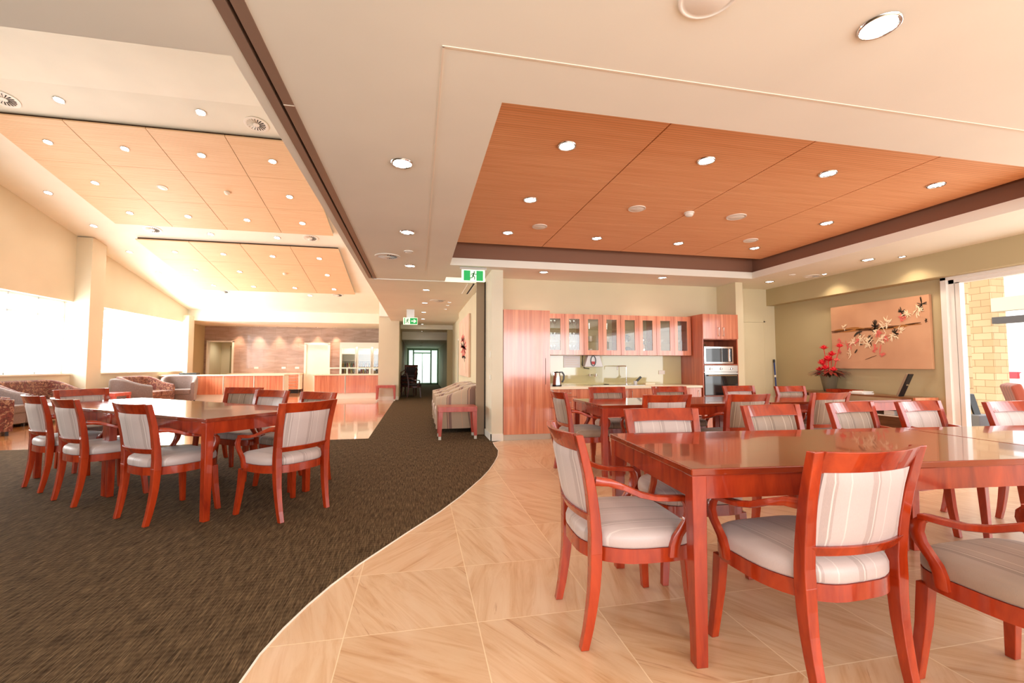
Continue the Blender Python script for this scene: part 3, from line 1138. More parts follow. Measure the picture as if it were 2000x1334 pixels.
G1 = 'dining chairs around the near right table'
chair('p', .686, 1.972, -93, 'red wood dining armchair with pale back at the left end of the near right table', G1)
chair('p', 1.512, 1.29, 3, 'red wood dining armchair seen from behind, largest in the foreground, pale satin back', G1)
chair('t', 2.07, .90, 1, 'dining armchair with dark striped seat, only its front part in view, beside the foreground chair', G1)
chair('p', 1.555, 2.64, 176, 'pale-backed armchair leftmost on the far side of the near right table', G1)
chair('t', 2.475, 2.735, 184, 'grey-backed armchair second from left on the far side of the near right table', G1)
chair('t', 3.245, 2.80, 188, 'grey-backed armchair third from left on the far side of the near right table', G1)
chair('p', 3.86, 2.77, 186, 'pale-backed armchair fourth from left on the far side of the near right table', G1)
chair('p', 4.50, 2.60, 182, 'pale-backed armchair at the right edge of the photo, in front of the outdoor seat', G1)
G2 = 'dining chairs around the table by the kitchen'
chair('t', 1.52, 4.65, -90, 'grey-backed dining armchair at the left end of the kitchen table', G2)
chair('t', 2.41, 5.42, 180, 'grey-backed dining chair below the kettle, facing the camera across the kitchen table', G2)
chair('t', 3.29, 5.40, 180, 'grey-backed dining chair below the white cup, facing the camera across the kitchen table', G2)
chair('p', 4.32, 5.36, 182, 'pale-backed dining chair below the built-in oven, facing the camera', G2)
chair('p', 2.36, 3.95, -2, 'pale-backed dining chair seen from behind, left one on the near side of the kitchen table', G2)
chair('t', 3.19, 3.87, 3, 'striped taupe chair seen from behind, right one on the near side of the kitchen table', G2)
chair('t', 4.20, 3.90, 3, 'dining chair with striped taupe back seen from behind, in front of the flower vase', G2)
chair('t', 4.95, 5.15, 183, 'dining chair of which only the top rail shows, right below the flower vase', G2)
G3 = 'dining chairs around the left table'
for x, y, f, l, k in ((-2.035, 3.82, -37.8, 'pale-backed armchair seen from behind, nearest of three left of the carpet table', 'p'),
                      (-2.859, 4.446, -39.8, 'pale-backed armchair seen from behind, middle of three left of the carpet table', 'p'),
                      (-3.46, 4.99, -40.3, 'pale-backed armchair seen from behind, leftmost of three left of the carpet table', 'p'),
                      (-.8375, 3.738, 50.5, 'armchair with striped silver back, seen from behind at the right end of the carpet table', 'p'),
                      (-1.02, 4.93, 142, 'taupe armchair mostly hidden behind the silver-backed chair at the carpet table', 't'),
                      (-1.60, 5.42, 146, 'pale-backed dining armchair on the far side of the carpet table, right one', 'p'),
                      (-2.13, 6.15, 162, 'dark-backed dining armchair on the far side of the carpet table, left one', 't'),
                      (-3.80, 6.12, -125, 'pale-backed dining armchair facing the camera at the far left end of the carpet table', 'p')):
    chair(k, x, y, f, l, G3)

# ================================================================ tables


def table(name, label, x, y, rz, L, D, group=None, sx=1):
    t = thing(name, label, 'table', (x, y, .006 if x < 0 else 0), rz, group)
    mk('tabletop', MB().box(-.004, L + .004, -.004, D + .004, .722, .75), 'cherry_top', t, bevel=.004)
    a = MB()
    a.box(.02, L - .02, .008, .03, .632, .722).box(.02, L - .02, D - .03, D - .008, .632, .722)
    a.box(.008, .03, .03, D - .03, .632, .722).box(L - .03, L - .008, .03, D - .03, .632, .722)
    mk('apron', a, 'cherry', t)
    for lx in (0.0, L - .06):
        for ly in (0.0, D - .06):
            c = (lx + .03, ly + .03)
            mk('leg', MB().sweep([(c[0], c[1], 0), (c[0], c[1], .35), (c[0], c[1], .722)], [(.024, 0, 0), (.027, 0, 0), (.03, 0, 0)], [(0, .024, 0), (0, .027, 0), (0, .03, 0)]), 'cherry', t, bevel=.003)
    return t


GT_ = 'red wood dining tables'
table('dining_table', 'glossy red wood dining table in the right foreground', 1.04, 1.565, math.radians(-4.5), 1.9, .90, GT_)
table('dining_table', 'glossy red wood dining table reflecting white glare at the right edge of the photo', 2.948, 1.412, math.radians(-4.8), 1.9, .90, GT_)
table('dining_table', 'glossy red wood dining table in front of the kitchen, left one', 1.80, 4.18, math.radians(-1), 1.9, .90, GT_)
table('dining_table', 'glossy red wood dining table in front of the nook, right of the kitchen table', 3.72, 4.15, 0, 1.9, .90, GT_)
ang = math.radians(180 - 38)
# the left pair, turned about 38 degrees
ux, uy = math.cos(ang), math.sin(ang)
# table() grows in +x and +y, so start at the far end and run back towards the near corner
L1 = 1.46
vx, vy = .6157, .788
N0 = (-1.515, 3.69)
r_ = math.radians(-38)
table('dining_table', 'glossy red wood dining table on the carpet, near half of the pair', N0[0] + ux * L1, N0[1] + uy * L1, r_, L1, .93, GT_)
table('dining_table', 'glossy red wood table on the carpet, far left half of the pair, white with glare', N0[0] + ux * (2 * L1 + .004), N0[1] + uy * (2 * L1 + .004), r_, L1, .93, GT_)

# ================================================================ kitchen
kg = 'kitchen units'
tc = thing('tall_cabinet', 'tall plain red wood cabinet at the left end of the kitchen', 'cabinet', (1.285, 6.73, 0))
mk('body', MB().box(0, .745, .02, .645, .09, 2.01), 'cabinet_wood_dark', tc)
dd = mk('door', MB().box(0, .745, 0, .018, .09, 2.01), 'cabinet_wood', tc, bevel=.002)
mk('handle', MB().box(.668, .674, -.004, 0, .85, 1.26), 'joint_dark', dd)
mk('kickboard', MB().box(0, .745, .03, .05, 0, .09), 'aluminium_end', tc)

# base units: three, with doors and drawers
xb = [2.035, 2.93, 3.82, 4.71]
for i in range(3):
    w = xb[i + 1] - xb[i]
    bc = thing('base_cabinet', 'red wood base cabinet under the kitchen bench, %s' % ('beside the tall cabinet', 'under the sink', 'beside the oven tower')[i], 'cabinet', (xb[i], 6.76, 0), 0, 'base cabinets under the bench')
    mk('body', MB().box(0.002, w - .002, .02, .60, .09, .77), 'cabinet_wood_dark', bc)
    mk('kickboard', MB().box(0.002, w - .002, .05, .06, 0, .09), 'aluminium_end', bc)
    if i in (0, 2):
        for z0, z1 in ((.65, .765), (.48, .645), (.09, .475)):
            d_ = mk('drawer', MB().box(.003, w / 2 - .002, 0, .018, z0 + .003, z1), 'cabinet_wood', bc)
            mk('handle', MB().tube([(w * .12, 0, (z0 + z1) / 2), (w * .12, -.025, (z0 + z1) / 2), (w * .38, -.025, (z0 + z1) / 2), (w * .38, 0, (z0 + z1) / 2)], .005, 6), 'steel', d_)
        d_ = mk('door', MB().box(w / 2 + .002, w - .003, 0, .018, .093, .765), 'cabinet_wood', bc)
        mk('handle', MB().tube([(w - .06, 0, .58), (w - .06, -.025, .58), (w - .06, -.025, .72), (w - .06, 0, .72)], .005, 6), 'steel', d_)
    else:
        for q in (0, 1):
            d_ = mk('door', MB().box(.003 + q * w / 2, (q + 1) * w / 2 - .003, 0, .018, .093, .765), 'cabinet_wood', bc)
            hx = w / 2 + (.05 if q else -.05)
            mk('handle', MB().tube([(hx, 0, .58), (hx, -.025, .58), (hx, -.025, .73), (hx, 0, .73)], .005, 6), 'steel', d_)
tag(mk('worktop', MB().box(2.033, 4.715, 6.735, 7.375, .77, .81), 'stone_top', bevel=.004), 'cream stone worktop along the kitchen', 'worktop')
tag(mk('splashback', MB().box(2.035, 4.715, 7.362, 7.378, .812, 1.32), 'splash_glass'), 'glossy pale green glass splashback behind the kitchen bench', 'splashback')

# glazed wall cupboards
xu = [2.04 + (4.705 - 2.04) * k / 4 for k in range(5)]
for i in range(4):
    w = xu[i + 1] - xu[i] - .003
    uc = thing('wall_cupboard', 'red wall cupboard with two glass doors, %s, holding %s' % (
        ('beside the tall cabinet', 'second from the left', 'third from the left', 'beside the oven tower')[i], ('stemmed glasses', 'white mugs', 'jugs and a flask', 'bowls')[i]), 'cupboard', (xu[i], 7.02, 1.32), 0, 'glass fronted wall cupboards')
    b = MB().box(0, .016, .02, .34, 0, .68).box(w - .016, w, .02, .34, 0, .68).box(.016, w - .016, .02, .34, 0, .016).box(.016, w - .016, .02, .34, .664, .68).box(.016, w - .016, .325, .34, .016, .664)
    mk('body', b, 'cabinet_wood_dark', uc)
    mk('back_panel', MB().box(.016, w - .016, .318, .325, .016, .664), 'wall_paint', uc)
    for zz_ in (.23, .445):
        mk('shelf', MB().box(.017, w - .017, .05, .32, zz_ - .006, zz_), 'cabinet_glass', uc)
    for q in (0, 1):
        x0 = q * w / 2 + .002
        x1 = (q + 1) * w / 2 - .002
        px0, px1, pz0, pz1 = x0 + .072, x1 - .072, .08, .60
        d_ = mk('door', MB().box(x0, px0, 0, .018, 0, .68).box(px1, x1, 0, .018, 0, .68).box(px0, px1, 0, .018, 0, pz0).box(px0, px1, 0, .018, pz1, .68), 'cabinet_wood', uc)
        mk('pane', MB().box(px0, px1, .007, .011, pz0, pz1), 'cabinet_glass', d_)

# contents
gl0 = cup0 = None
ordn = ('first', 'second', 'third', 'fourth', 'fifth', 'sixth', 'seventh', 'eighth', 'ninth', 'tenth', 'eleventh', 'twelfth')
gprof = [(.002, 0), (.028, .001), (.028, .004), (.004, .008), (.004, .07), (.022, .085), (.032, .11), (.030, .15), (.028, .15), (.030, .11), (.018, .088), (.002, .082)]
cprof = [(.002, 0), (.03, 0), (.036, .01), (.038, .09), (.034, .09), (.032, .012), (.002, .01)]


def place_in(src, mbf, name, mat_, cat, group, spots, lab):
    for (x, y, z) in spots:
        if src is None:
            src = tag(mk(name, mbf(), mat_, loc=(x, y, z), smooth=50), lab(x, z), cat, group)
        else:
            dup(src, (x, y, z), label=lab(x, z))
    return src


sh = {1.336: 'bottom', 1.551: 'middle', 1.766: 'top'}


def nth(x, xs):
    return ('first', 'second', 'third')[xs.index(x) % 3]


def lv(z):
    return sh[min(sh, key=lambda k: abs(k - z))]


sp_ = [(x, 7.14, z) for z in (1.337, 1.5505, 1.7655) for x in (2.10, 2.165, 2.23, 2.43, 2.50, 2.57)]
place_in(None, lambda: MB().lathe(gprof, n=12), 'wine_glass', 'glassware', 'glass', 'stemmed glasses in the first glass cupboard', sp_,
         lambda x, z: 'clear stemmed glass, %s shelf of the leftmost glass cupboard, %s behind the %s door' % (lv(z), nth(x, (2.10, 2.165, 2.23, 2.43, 2.50, 2.57)), 'left' if x < 2.35 else 'right'))
sp_ = [(x, 7.14, z) for z in (1.337, 1.5505) for x in (2.77, 2.86, 3.08, 3.17)]
place_in(None, lambda: MB().lathe(cprof, n=14).tube([(.036, 0, .075), (.06, 0, .07), (.062, 0, .035), (.036, 0, .025)], .005, 6), 'mug', 'ceramic', 'mug', 'white mugs in the second glass cupboard', sp_,
         lambda x, z: 'white mug, %s shelf of the second glass cupboard, %s mug behind the %s door' % (lv(z), 'left' if x in (2.77, 3.08) else 'right', 'left' if x < 3 else 'right'))
sp_ = [(x, 7.16, 1.7655) for x in (2.77, 2.85, 3.09, 3.17)]
place_in(None, lambda: MB().lathe([(.002, 0), (.026, 0), (.030, .10), (.028, .10), (.024, .005), (.002, .004)], n=12), 'tumbler', 'glassware', 'glass', 'tumblers in the second glass cupboard', sp_,
         lambda x, z: 'clear tumbler, top shelf of the second glass cupboard, %s behind the %s door' % ('left one' if x in (2.77, 3.09) else 'right one', 'left' if x < 3 else 'right'))
fl = thing('vacuum_flask', 'silver vacuum flask in the third glass cupboard', 'flask', (3.85, 7.15, 1.337))
mk('body', MB().lathe([(.002, 0), (.042, 0), (.045, .01), (.045, .15), (.03, .18), (.002, .18)], n=18), 'chrome', fl, smooth=50)
mk('lid', MB().lathe([(.028, .18), (.028, .20), (.01, .21), (.002, .21)], n=18), 'black', fl)
tp_ = thing('teapot', 'small steel teapot on the middle shelf of the third glass cupboard', 'teapot', (3.83, 7.15, 1.5505))
mk('body', MB().lathe([(.002, 0), (.04, .002), (.055, .035), (.045, .07), (.02, .082), (.002, .084)], n=18), 'chrome', tp_, smooth=50)
mk('spout', MB().tube([(.045, 0, .03), (.075, 0, .05), (.085, 0, .075)], [.012, .008, .006], 8), 'chrome', tp_)
mk('handle', MB().tube([(-.045, 0, .06), (-.08, 0, .06), (-.08, 0, .02), (-.05, 0, .02)], .004, 6), 'black', tp_)
sp_ = [(3.53, 7.15, 1.5505), (3.56, 7.15, 1.337)]
place_in(None, lambda: MB().lathe([(.002, 0), (.042, 0), (.046, .1), (.038, .13), (.034, .13), (.042, .1), (.002, .004)], n=16).tube([(.044, 0, .10), (.075, 0, .10), (.075, 0, .03), (.044, 0, .03)], .005, 6), 'coffee_plunger', 'black_glass', 'jug', 'dark jugs in the third glass cupboard', sp_,
         lambda x, z: 'dark glass jug on the %s shelf of the third glass cupboard' % lv(z))
sp_ = [(x, 7.16, z) for z in (1.337, 1.5505) for x in (4.19, 4.51)]
place_in(None, lambda: MB().lathe([(.002, 0), (.03, 0), (.062, .045), (.058, .045), (.028, .006), (.002, .005)], n=18), 'bowl', 'ceramic', 'bowl', 'bowls in the fourth glass cupboard', sp_,
         lambda x, z: 'white bowl on the %s shelf of the rightmost glass cupboard, %s door' % (lv(z), 'left' if x < 4.3 else 'right'))

# oven tower
ot = thing('oven_tower', 'tall red wood unit with open niche at the right end of the kitchen', 'cabinet', (4.72, 6.73, 0))
Wt = .685
mk('body', MB().box(0, .018, 0, .64, .09, 2.02).box(Wt - .018, Wt, 0, .64, .09, 2.02).box(.018, Wt - .018, .62, .64, .09, 2.02).box(.018, Wt - .018, 0.02, .62, 2.0, 2.02)
   .box(.018, Wt - .018, .02, .62, 1.585, 1.603).box(.018, Wt - .018, 0, .62, 1.15, 1.165).box(.018, Wt - .018, .02, .62, .62, .638).box(.018, Wt - .018, .02, .62, .09, .11), 'cabinet_wood_dark', ot)
for q in (0, 1):
    x0 = .004 + q * (Wt / 2)
    d_ = mk('door', MB().box(x0, x0 + Wt / 2 - .006, -.018, 0, 1.60, 2.02), 'cabinet_wood', ot)
    hx = Wt / 2 + (.045 if q else -.045)
    mk('handle', MB().tube([(hx, -.018, 1.65), (hx, -.045, 1.65), (hx, -.045, 1.79), (hx, -.018, 1.79)], .006, 8), 'steel', d_)
d_ = mk('drawer', MB().box(.004, Wt - .004, -.018, 0, .10, .62), 'cabinet_wood', ot)
mk('handle', MB().tube([(.25, -.018, .56), (.25, -.045, .56), (.44, -.045, .56), (.44, -.018, .56)], .006, 8), 'steel', d_)
mk('kickboard', MB().box(0, Wt, .04, .05, 0, .09), 'aluminium_end', ot)
mk('socket', MB().box(.12, .22, .612, .62, 1.48, 1.545), 'white_plastic', ot)
mk('socket', MB().box(.40, .50, .612, .62, 1.48, 1.545), 'sideboard_wood', ot)
mw = thing('microwave_oven', 'silver framed microwave in the niche of the oven tower', 'microwave', (4.745, 6.72, 1.168))
mk('casing', MB().box(0, .56, .02, .40, 0.005, .30), 'steel', mw)
mk('door', MB().box(0, .56, 0, .018, .005, .30).box(.0, 0, 0, 0, 0, 0), 'chrome', mw, bevel=.004)
mk('window', MB().box(.03, .335, -.004, 0, .035, .27), 'black_glass', mw)
mk('control_panel', MB().box(.345, .455, -.004, 0, .035, .27).box(.485, .535, -.004, 0, .035, .27), 'black', mw)
mk('handle', MB().tube([(.47, -.002, .04), (.47, -.028, .05), (.47, -.028, .255), (.47, -.002, .265)], .008, 8), 'chrome', mw)
ov = thing('built_in_oven', 'steel built-in oven with dark glass door below the microwave', 'oven', (4.742, 6.725, .64))
mk('casing', MB().box(.0, .64, .02, .55, .003, .505), 'steel', ov)
mk('control_panel', MB().box(0, .64, -.012, .018, .395, .507), 'steel', ov, bevel=.003)
for i, x in enumerate((.11, .31, .51)):
    k_ = mk('knob', MB().lathe([(.002, 0), (.022, 0), (.018, .02), (.002, .022)], n=16), 'chrome', ov, smooth=40)
    k_.location = (x, -.012, .45)
    k_.rotation_euler = (PI / 2, 0, 0)
d_ = mk('door', MB().box(0, .64, -.012, .018, .005, .385), 'black_glass', ov, bevel=.003)
mk('handle', MB().tube([(.05, -.012, .335), (.05, -.045, .335), (.59, -.045, .335), (.59, -.012, .335)], .009, 8), 'chrome', d_)
mk('trim_strip', MB().box(0, .64, -.015, -.012, .355, .385), 'steel', d_)

# things on and over the bench
kt = thing('electric_kettle', 'steel electric kettle with black handle at the left end of the bench', 'kettle', (2.22, 6.98, .811))
mk('base', MB().lathe([(.002, 0), (.075, 0), (.075, .02), (.002, .022)], n=24), 'black', kt)
mk('body', MB().lathe([(.002, .022), (.072, .022), (.070, .06), (.058, .16), (.050, .215), (.002, .215)], n=24), 'chrome', kt, smooth=40)
mk('lid', MB().lathe([(.05, .215), (.046, .228), (.01, .236), (.002, .236)], n=24), 'black', kt, smooth=40)
mk('spout', MB().sweep([(-.045, 0, .19), (-.075, 0, .222)], [(0, .02, 0), (0, .01, 0)], [(.006, 0, .02), (.004, 0, .008)]), 'chrome', kt)
mk('handle', MB().sweep([(.04, 0, .222), (.09, 0, .225), (.118, 0, .18), (.115, 0, .11), (.085, 0, .06)], (0, .013, 0),
                        [(0, 0, .011), (.006, 0, .01), (.011, 0, .002), (.011, 0, -.002), (.01, 0, -.008)]), 'black', kt, bevel=.003)
nt = tag(mk('paper_notice', MB().box(2.46, 2.76, 7.352, 7.356, 1.11, 1.31), 'paper'), 'white paper notice on the splashback under the glass cupboards', 'notice')
for k in range(4):
    mk('writing', MB().box(2.49, 2.73 - .03 * (k % 2), 7.350, 7.352, 1.155 + .035 * k, 1.160 + .035 * k), 'joint_light', nt)
tb_ = tag(mk('towel_dispenser', MB().prism([(2.80, 1.12), (3.14, 1.12), (3.08, 1.315), (2.86, 1.315)], 7.24, 7.358, 'y'), 'ceramic', bevel=.008), 'white tapered dispenser hanging under the cupboards with a dark oval ring', 'dispenser')
rg = []
for k in range(24):
    a = 2 * PI * k / 24
    rg.append([(2.955 + (.045 + dr_) * math.cos(a), 7.235 + dy_, 1.225 + (.085 + dr_) * math.sin(a)) for dr_, dy_ in ((-.007, 0), (.007, 0), (.007, -.008), (-.007, -.008))])
mk('oval_ring', MB().rings(rg, closed=True), 'black', tb_)
mk('coloured_sticker', MB().box(2.925, 2.985, 7.234, 7.238, 1.165, 1.215), 'red_plastic', tb_)
tag(mk('hanging_cord', MB().tube([(2.80, 7.33, 1.32), (2.79, 7.33, 1.16), (2.83, 7.33, 1.10), (2.92, 7.33, 1.09)], .008, 6), 'rubber'), 'dark hose hanging beside the white dispenser', 'hose')
snk = tag(mk('kitchen_sink', MB().box(2.80, 3.72, 6.86, 7.26, .8105, .816).box(2.86, 3.66, 6.9, 7.2, .816, .817), 'steel', bevel=.002), 'thin steel rim of the sink set into the bench', 'sink')
tp = thing('wall_tap', 'chrome wall tap with two cross handles under the dispenser', 'tap', (2.98, 7.355, .98))
mk('spout', MB().tube([(0, 0, 0), (0, -.06, .01), (0, -.12, 0), (0, -.125, -.03)], .009, 8), 'chrome', tp)
for s in (-1, 1):
    mk('handle', MB().tube([(s * .06, 0, 0), (s * .06, -.05, 0)], .008, 8).tube([(s * .06 - .024, -.045, .0), (s * .06 + .024, -.045, 0)], .006, 6).tube([(s * .06, -.045, -.024), (s * .06, -.045, .024)], .006, 6), 'chrome', tp)
tag(mk('gooseneck_tap', MB().tube([(3.56, 7.22, .812), (3.56, 7.22, 1.12), (3.545, 7.21, 1.135), (3.36, 7.1, 1.135), (3.335, 7.09, 1.125), (3.33, 7.09, 1.07)], .008, 8).lathe([(.002, 0), (.022, 0), (.022, .02), (.002, .02)], (3.56, 7.22, .81), 14), 'chrome'),
    'tall thin angular tap standing on the bench', 'tap')
cu = tag(mk('brush_cup', MB().lathe([(.002, 0), (.028, 0), (.032, .075), (.028, .075), (.025, .006), (.002, .005)], (3.60, 6.97, .811), 16), 'ceramic'), 'white cup on the bench holding a brush', 'cup')
tag(mk('dish_brush', MB().tube([(3.60, 6.97, .825), (3.64, 6.97, .91)], .006, 6).box(3.635, 3.665, 6.955, 6.985, .90, .905).sweep([(3.61, 6.965, .872), (3.70, 6.965, .952)], (0, .014, 0), (-.010, 0, .012)), 'black'), 'black dish brush leaning in the white cup', 'brush')
tag(mk('soap_dish', MB().lathe([(.002, 0), (.04, 0), (.05, .014), (.002, .012)], (3.20, 7.25, .811), 16), 'rubber'), 'small dark dish at the back of the sink', 'dish')
tag(mk('butter_box', MB().box(3.86, 4.04, 7.1, 7.2, .811, .845), 'stone_top', bevel=.005), 'cream box on the right part of the bench', 'box')
for x, w, l in ((2.13, .09, 'left end behind the kettle'), (4.26, .12, 'right end beside the oven tower')):
    so = tag(mk('power_socket', MB().box(x, x + w, 7.352, 7.361, .985, 1.055), 'white_plastic', bevel=.002), 'white double power socket on the splashback, %s' % l, 'socket', 'power sockets')
    mk('switch', MB().box(x + .015, x + .03, 7.349, 7.352, 1.0, 1.03).box(x + w - .03, x + w - .015, 7.349, 7.352, 1.0, 1.03), 'rubber' if x < 3 else 'white_plastic', so)
ts = tag(mk('thermostat', MB().box(1.088, 1.1, 6.80, 6.84, 1.27, 1.37), 'white_plastic', bevel=.003), 'small white thermostat on the side of the cream pillar', 'thermostat')
tag(mk('light_switch', MB().box(1.088, 1.1, 6.80, 6.86, .93, 1.0), 'white_plastic', bevel=.003), 'white light switch low on the side of the cream pillar', 'switch')
tag(mk('red_ribbon', MB().sweep([(5.665, 7.40, 1.72), (5.675, 7.39, 1.55), (5.70, 7.39, 1.40), (5.715, 7.39, 1.32)], [(.004, 0, 0), (.01, 0, 0), (.02, 0, 0), (.03, 0, 0)], (0, .004, 0)), 'red_plastic'),
    'red ribbon hanging on the wall beside the nook door', 'ribbon')
br_ = thing('broom', 'blue handled broom leaning in the corner of the nook', 'broom', (6.70, 7.34, 0))
mk('handle', MB().tube([(0, -.04, .12), (0.01, .03, 1.25)], .014, 8), 'blue_pole', br_)
mk('grip', MB().tube([(0.006, .005, .92), (0.007, .011, .96)], .018, 8), 'white_plastic', br_)
mk('cap', MB().tube([(.01, .029, 1.20), (0.0102, .031, 1.26)], .019, 8), 'black', br_)
mk('head', MB().box(-.15, .04, -.08, -.01, 0, .12), 'blue_pole', br_, bevel=.01)

# ================================================================ sideboard, vase, painting on the right wall
sb = thing('sideboard', 'long low brown sideboard with an open front under the flower painting', 'sideboard', (6.40, 4.70, 0))
Ls = 1.9
b = MB().box(0, .39, 0, .04, 0, .72).box(0, .39, Ls - .04, Ls, 0, .72).box(.0, .39, .04, Ls - .04, .69, .72).box(.37, .39, .04, Ls - .04, .05, .69).box(.02, .37, .04, Ls - .04, .05, .08)
mk('body', b, 'sideboard_wood', sb, bevel=.003)
mk('front_panel', MB().box(-.012, 0, .04, Ls - .3, .56, .70), 'recess_brown', sb)
mk('shelf', MB().box(.02, .37, .04, Ls - .04, .44, .455), 'white_trim', sb)
mk('end_panel_lit', MB().box(.0, .05, -.03, 0, .03, .72).box(.34, .39, -.03, 0, .03, .72).box(.05, .34, -.03, 0, .66, .72).box(.05, .34, -.03, 0, .03, .55), 'cabinet_wood', sb, bevel=.002)  # paler wood colour stands in for window light on this end
sbx = tag(mk('cup_box', MB().box(6.44, 6.54, 4.98, 5.12, .456, .52), 'ceramic', bevel=.006), 'white china box on the shelf of the brown sideboard', 'box')
vz = thing('flower_vase', 'grey tapered vase on the sideboard', 'vase', (6.60, 6.10, .721))
mk('body', MB().lathe([(.002, 0), (.075, 0), (.085, .02), (.125, .25), (.130, .26), (.118, .26), (.07, .03), (.002, .02)], n=24), 'vase_grey', vz, smooth=50)
fa = thing('flower_arrangement', 'bunch of red tropical flowers with dark leaves standing in the grey vase', 'flowers', (6.60, 6.10, .975))
rnd = random.Random(3)
lf = MB()
lr = MB()
for k in range(70):
    a = rnd.uniform(0, 2 * PI)
    L_ = rnd.uniform(.16, .32)
    up = rnd.uniform(-.05, .26)
    d = Vector((math.cos(a), math.sin(a), up)).normalized()
    side = d.cross(Vector((0, 0, 1))).normalized()
    p0 = Vector((0, 0, .0))
    mid = d * L_ * .55 + Vector((0, 0, .05))
    tip = d * L_ + Vector((0, 0, -.02))
    mid.x, tip.x = min(mid.x, .15), min(tip.x, .16)
    w = rnd.uniform(.02, .042)
    up_ = side.cross(d) * .002
    (lf if k % 2 else lr).rings([[p0 + side * .003 + up_, p0 - side * .003 + up_, p0 - side * .003 - up_, p0 + side * .003 - up_],
                                 [mid + side * w + up_, mid - side * w + up_, mid - side * w - up_, mid + side * w - up_],
                                 [tip + side * .001 + up_, tip - side * .001 + up_, tip - side * .001 - up_, tip + side * .001 - up_]])
tag(mk('dark_leaves', lf, 'leaf_dark', fa), kind='stuff')
tag(mk('red_leaves', lr, 'leaf_red', fa), kind='stuff')
for (dx, dy, dz, r) in ((0, .08, .44, .045), (.0, -.06, .33, .05), (0, .0, .24, .06), (-.05, -.03, .26, .05), (0, .12, .20, .05), (-.06, .06, .18, .05), (0, -.14, .24, .035), (-.02, -.22, .46, .04),
                        (-.06, .02, .10, .055), (-.05, -.12, .08, .045), (-.04, .14, .08, .045), (-.08, .10, .02, .04)):
    fb = MB().tube([(dx * .3, dy * .3, 0), (dx * .8, dy * .7, dz * .6), (dx, dy, dz)], .005, 6)
    r *= 1.25
    for k in range(14):
        a = 2 * PI * k / 14 + dz * 7
        el = .5 + .9 * (k % 3) / 2
        d = Vector((math.cos(a) * math.cos(el), math.sin(a) * math.cos(el), math.sin(el)))
        sd_ = d.cross(Vector((0, 0, 1))).normalized() * r * .42
        q = Vector((dx, dy, dz))
        up_ = sd_.cross(d).normalized() * .004
        m1 = q + d * r * .6
        m2 = q + d * r * 1.25
        fb.rings([[q + sd_ * .2 + up_, q - sd_ * .2 + up_, q - sd_ * .2 - up_, q + sd_ * .2 - up_], [m1 + sd_ + up_, m1 - sd_ + up_, m1 - sd_ - up_, m1 + sd_ - up_],
                  [m2 + sd_ * .1 + up_, m2 - sd_ * .1 + up_, m2 - sd_ * .1 - up_, m2 + sd_ * .1 - up_]])
    mk('flower', fb, 'flower_red' if r > .046 else 'flower_pink', fa)
bk = tag(mk('napkin_stack', MB().box(6.40, 6.58, 5.36, 5.56, .721, .74).box(6.39, 6.57, 5.38, 5.58, .74, .752).box(6.41, 6.57, 5.36, 5.55, .752, .765), 'paper'), 'stack of white papers on the sideboard', 'papers')
mn = thing('menu_stand', 'thin tilted menu holder with dark edge on the sideboard', 'menu holder', (6.50, 4.93, .721))
mk('board', MB().sweep([(0, .02, 0.004), (0, -.12, .31)], (.035, 0, 0), (0, .016, .007)), 'panel_taupe', mn, bevel=.003)
mk('back_cover', MB().sweep([(0, -.006, 0.004), (0, -.146, .31)], (.037, 0, 0), (0, .008, .003)), 'black', mn)
mk('clip', MB().box(-.02, .02, -.095, -.085, .15, .17), 'chrome', mn)
by_ = thing('chair_tray', 'dark red wooden tray on the sideboard in front of the vase', 'tray', (6.42, 5.98, .721))
mk('base', MB().box(-.12, .12, -.18, .2, 0, .012), 'cherry', by_)
mk('rim', MB().box(-.13, -.12, -.19, .21, 0, .05).box(.12, .13, -.19, .21, 0, .05).box(-.12, .12, -.19, -.18, 0, .05).box(-.12, .12, .2, .21, 0, .05), 'cherry', by_)
by_.location = (6.56, 5.80, .721)


